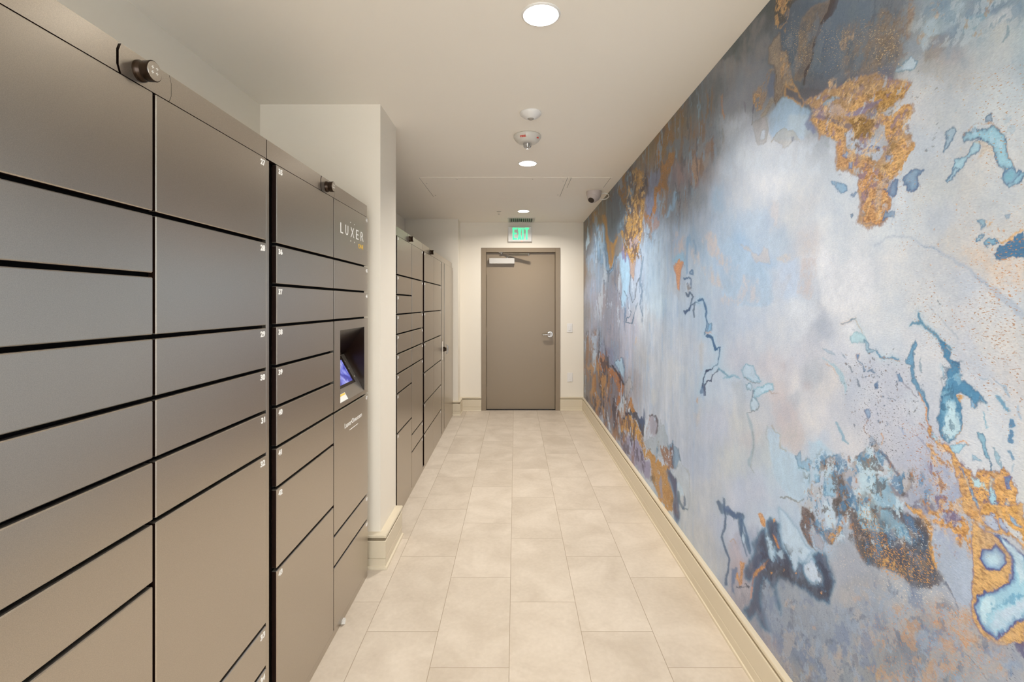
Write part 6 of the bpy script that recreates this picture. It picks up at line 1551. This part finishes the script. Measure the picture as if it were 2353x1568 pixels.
# flecks of tan, rust and slate: where they lie and how thick; the grains themselves are in the material
def flecks(col, pts, dens, soft=24):
    px, py = wfield(0.03, 0.02)
    idx = region(px, py, pts, soft * 2)
    d = seg_dist(px[idx], py[idx], pts, True)
    al = sstep(d, soft) * (0.75 + 1.2 * n_blot[idx] + 0.8 * n_mid[idx])
    al = np.clip(al, 0, 1) * dens
    up = al > fleck[idx]
    fleck[idx] = np.where(up, al, fleck[idx])
    ftint[idx] = np.where(up[:, None], np.array(lin(col), dtype=np.float32), ftint[idx])
flecks('#8f7f74', [(1340,300),(2420,-40),(2420,1600),(1340,1600)], .10)
flecks('#ad8158', [(1960,250),(2150,170),(2420,120),(2420,1080),(2300,1060),(2240,900),(2150,640),(2060,600),(2030,420)], .42)
flecks('#b98a62', [(2180,480),(2400,440),(2400,720),(2260,700),(2160,560)], .62)
flecks('#9f7654', [(2060,640),(2240,560),(2400,760),(2400,1000),(2240,900),(2120,800)], .58)
flecks('#b9a284', [(2100,150),(2280,140),(2260,260),(2120,240)], .55)
flecks('#3f424e', [(1930,820),(2120,830),(2140,1060),(1990,1060),(1920,900)], .55, 16)
flecks('#a06d48', [(2050,960),(2180,980),(2200,1200),(2100,1140)], .62, 16)
flecks('#d9bd92', [(1900,60),(2060,20),(2100,120),(2060,180),(1860,190),(1760,120),(1800,20)], .50)
flecks('#e0c8a0', [(1980,60),(2080,60),(2080,150),(2000,170)], .72)
flecks('#4f5b70', [(1760,1400),(1900,1380),(2100,1400),(2360,1480),(2360,1600),(1800,1600)], .50)
flecks('#d8d2c8', [(1900,1260),(2180,1300),(2200,1400),(1960,1420)], .50)
flecks('#c28a5c', [(1990,1390),(2220,1380),(2330,1500),(2330,1600),(2000,1600)], .60)
flecks('#cfd6de', [(1900,1180),(2150,1200),(2160,1350),(2000,1350)], .50, 14)
flecks('#cf9c5c', [(1930,1130),(1990,1130),(2050,1250),(2160,1260),(2150,1350),(2040,1330),(1960,1260)], .72, 12)
flecks('#b5763f', [(1840,1180),(1900,1190),(1930,1240),(1890,1280),(1850,1240)], .75, 8)
flecks('#3f3a40', [(1455,1000),(1520,1050),(1560,1160),(1500,1160)], .45, 10)
flecks('#6d4c2c', [(1450,380),(1500,380),(1490,600),(1440,600)], .55, 10)
# the near gold keeps a violet grain
flecks('#5c4f6c', [(2180,1040),(2340,1100),(2340,1240),(2260,1250),(2200,1180)], .50, 12)

# ---- build the sheet
ill = np.array([0.91, 0.975, 1.11], dtype=np.float32)                                            # ink strength against the warm lamps
rgb = np.clip(rgb * ill, 0.004, 0.9)
verts = np.empty((NV, 3), dtype=np.float32); verts[:, 0] = XR; verts[:, 1] = GY; verts[:, 2] = GZ
i = np.arange(NY - 1)[:, None] * NZ + np.arange(NZ - 1)[None, :]
quads = np.stack([i, i + NZ, i + NZ + 1, i + 1], -1).reshape(-1, 4)      # faces look toward the corridor
me = bpy.data.meshes.new('mural_wallpaper')
me.vertices.add(NV); me.vertices.foreach_set('co', verts.ravel())
me.loops.add(quads.size); me.loops.foreach_set('vertex_index', quads.ravel().astype(np.int32))
me.polygons.add(len(quads)); me.polygons.foreach_set('loop_start', np.arange(0, quads.size, 4, dtype=np.int32))
me.update(calc_edges=True)
ca = me.color_attributes.new('print', 'FLOAT_COLOR', 'POINT')
ca.data.foreach_set('color', np.concatenate([rgb, np.ones((NV, 1), np.float32)], 1).astype(np.float32).ravel())
la = me.attributes.new('leaf', 'FLOAT', 'POINT'); la.data.foreach_set('value', leaf)
ga = me.attributes.new('fleck', 'FLOAT', 'POINT'); ga.data.foreach_set('value', fleck)
fa = me.color_attributes.new('fleck_tint', 'FLOAT_COLOR', 'POINT')
fa.data.foreach_set('color', np.concatenate([ftint, np.ones((NV, 1), np.float32)], 1).astype(np.float32).ravel())
m, nt, b = new_mat('printed_mural')
L = nt.links.new
col = N(nt, 'ShaderNodeAttribute', attribute_name='print')
lf = N(nt, 'ShaderNodeAttribute', attribute_name='leaf')
gr = N(nt, 'ShaderNodeAttribute', attribute_name='fleck')
ft = N(nt, 'ShaderNodeAttribute', attribute_name='fleck_tint')
geo = N(nt, 'ShaderNodeNewGeometry')
mp = N(nt, 'ShaderNodeMapping'); mp.inputs['Scale'].default_value = (1, 0.75, 1.5)
mp.inputs['Rotation'].default_value = (math.radians(16), 0, 0)
L(geo.outputs['Position'], mp.inputs['Vector'])
crk = N(nt, 'ShaderNodeTexNoise'); crk.inputs['Scale'].default_value = 150; crk.inputs['Detail'].default_value = 3; crk.inputs['Roughness'].default_value = .6
L(mp.outputs[0], crk.inputs['Vector'])
rp = N(nt, 'ShaderNodeValToRGB')      # worm-like cracks in the gold leaf
e = rp.color_ramp.elements
e[0].position = 0.36; e[0].color = (0.62, 0.55, 0.58, 1)
e[1].position = 0.62; e[1].color = (1.30, 1.30, 1.28, 1)
x = e.new(0.47); x.color = (0.95, 0.95, 0.95, 1)
L(crk.outputs['Fac'], rp.inputs[0])
mul = N(nt, 'ShaderNodeMix', data_type='RGBA', blend_type='MULTIPLY')
L(lf.outputs['Fac'], mul.inputs[0]); L(col.outputs['Color'], mul.inputs[6]); L(rp.outputs[0], mul.inputs[7])
fin = N(nt, 'ShaderNodeTexNoise'); fin.inputs['Scale'].default_value = 230; fin.inputs['Detail'].default_value = 2
L(mp.outputs[0], fin.inputs['Vector'])
rp2 = N(nt, 'ShaderNodeValToRGB')
rp2.color_ramp.elements[0].position = .3; rp2.color_ramp.elements[0].color = (.90, .91, .93, 1)
rp2.color_ramp.elements[1].position = .72; rp2.color_ramp.elements[1].color = (1.08, 1.06, 1.03, 1)
L(fin.outputs['Fac'], rp2.inputs[0])
mul2 = N(nt, 'ShaderNodeMix', data_type='RGBA', blend_type='MULTIPLY'); mul2.inputs[0].default_value = 1
L(mul.outputs[2], mul2.inputs[6]); L(rp2.outputs[0], mul2.inputs[7])
mp2 = N(nt, 'ShaderNodeMapping'); mp2.inputs['Scale'].default_value = (1, 0.62, 1.35)
mp2.inputs['Rotation'].default_value = (math.radians(22), 0, 0)
L(geo.outputs['Position'], mp2.inputs['Vector'])
fn = N(nt, 'ShaderNodeTexNoise'); fn.inputs['Scale'].default_value = 270; fn.inputs['Detail'].default_value = 1.5
L(mp2.outputs[0], fn.inputs['Vector'])
thr = N(nt, 'ShaderNodeMapRange')       # thicker cover means a lower threshold
thr.inputs['From Min'].default_value = 0; thr.inputs['From Max'].default_value = 1
thr.inputs['To Min'].default_value = 0.76; thr.inputs['To Max'].default_value = 0.47
L(gr.outputs['Fac'], thr.inputs['Value'])
df = N(nt, 'ShaderNodeMath', operation='SUBTRACT'); L(fn.outputs['Fac'], df.inputs[0]); L(thr.outputs[0], df.inputs[1])
sc_ = N(nt, 'ShaderNodeMath', operation='MULTIPLY', use_clamp=True); L(df.outputs[0], sc_.inputs[0]); sc_.inputs[1].default_value = 22
sc2 = N(nt, 'ShaderNodeMath', operation='MULTIPLY'); L(sc_.outputs[0], sc2.inputs[0]); sc2.inputs[1].default_value = 0.8
fm = N(nt, 'ShaderNodeMix', data_type='RGBA'); L(sc2.outputs[0], fm.inputs[0]); L(mul2.outputs[2], fm.inputs[6]); L(ft.outputs['Color'], fm.inputs[7])
L(fm.outputs[2], b.inputs['Base Color'])
b.inputs['Roughness'].default_value = 0.42
bpn = N(nt, 'ShaderNodeBump'); bpn.inputs['Strength'].default_value = 0.6; bpn.inputs['Distance'].default_value = 0.0016
L(fin.outputs['Fac'], bpn.inputs['Height']); L(bpn.outputs[0], b.inputs['Normal'])
mu = obj('mural_wallpaper', me, m)
sm = mu.modifiers.new('sheet', 'SOLIDIFY'); sm.thickness = 0.0025; sm.offset = -1.0
sm.use_rim_only = False
tag(mu, 'floor-to-ceiling abstract blue, white and gold marbled mural covering the right wall', 'mural')
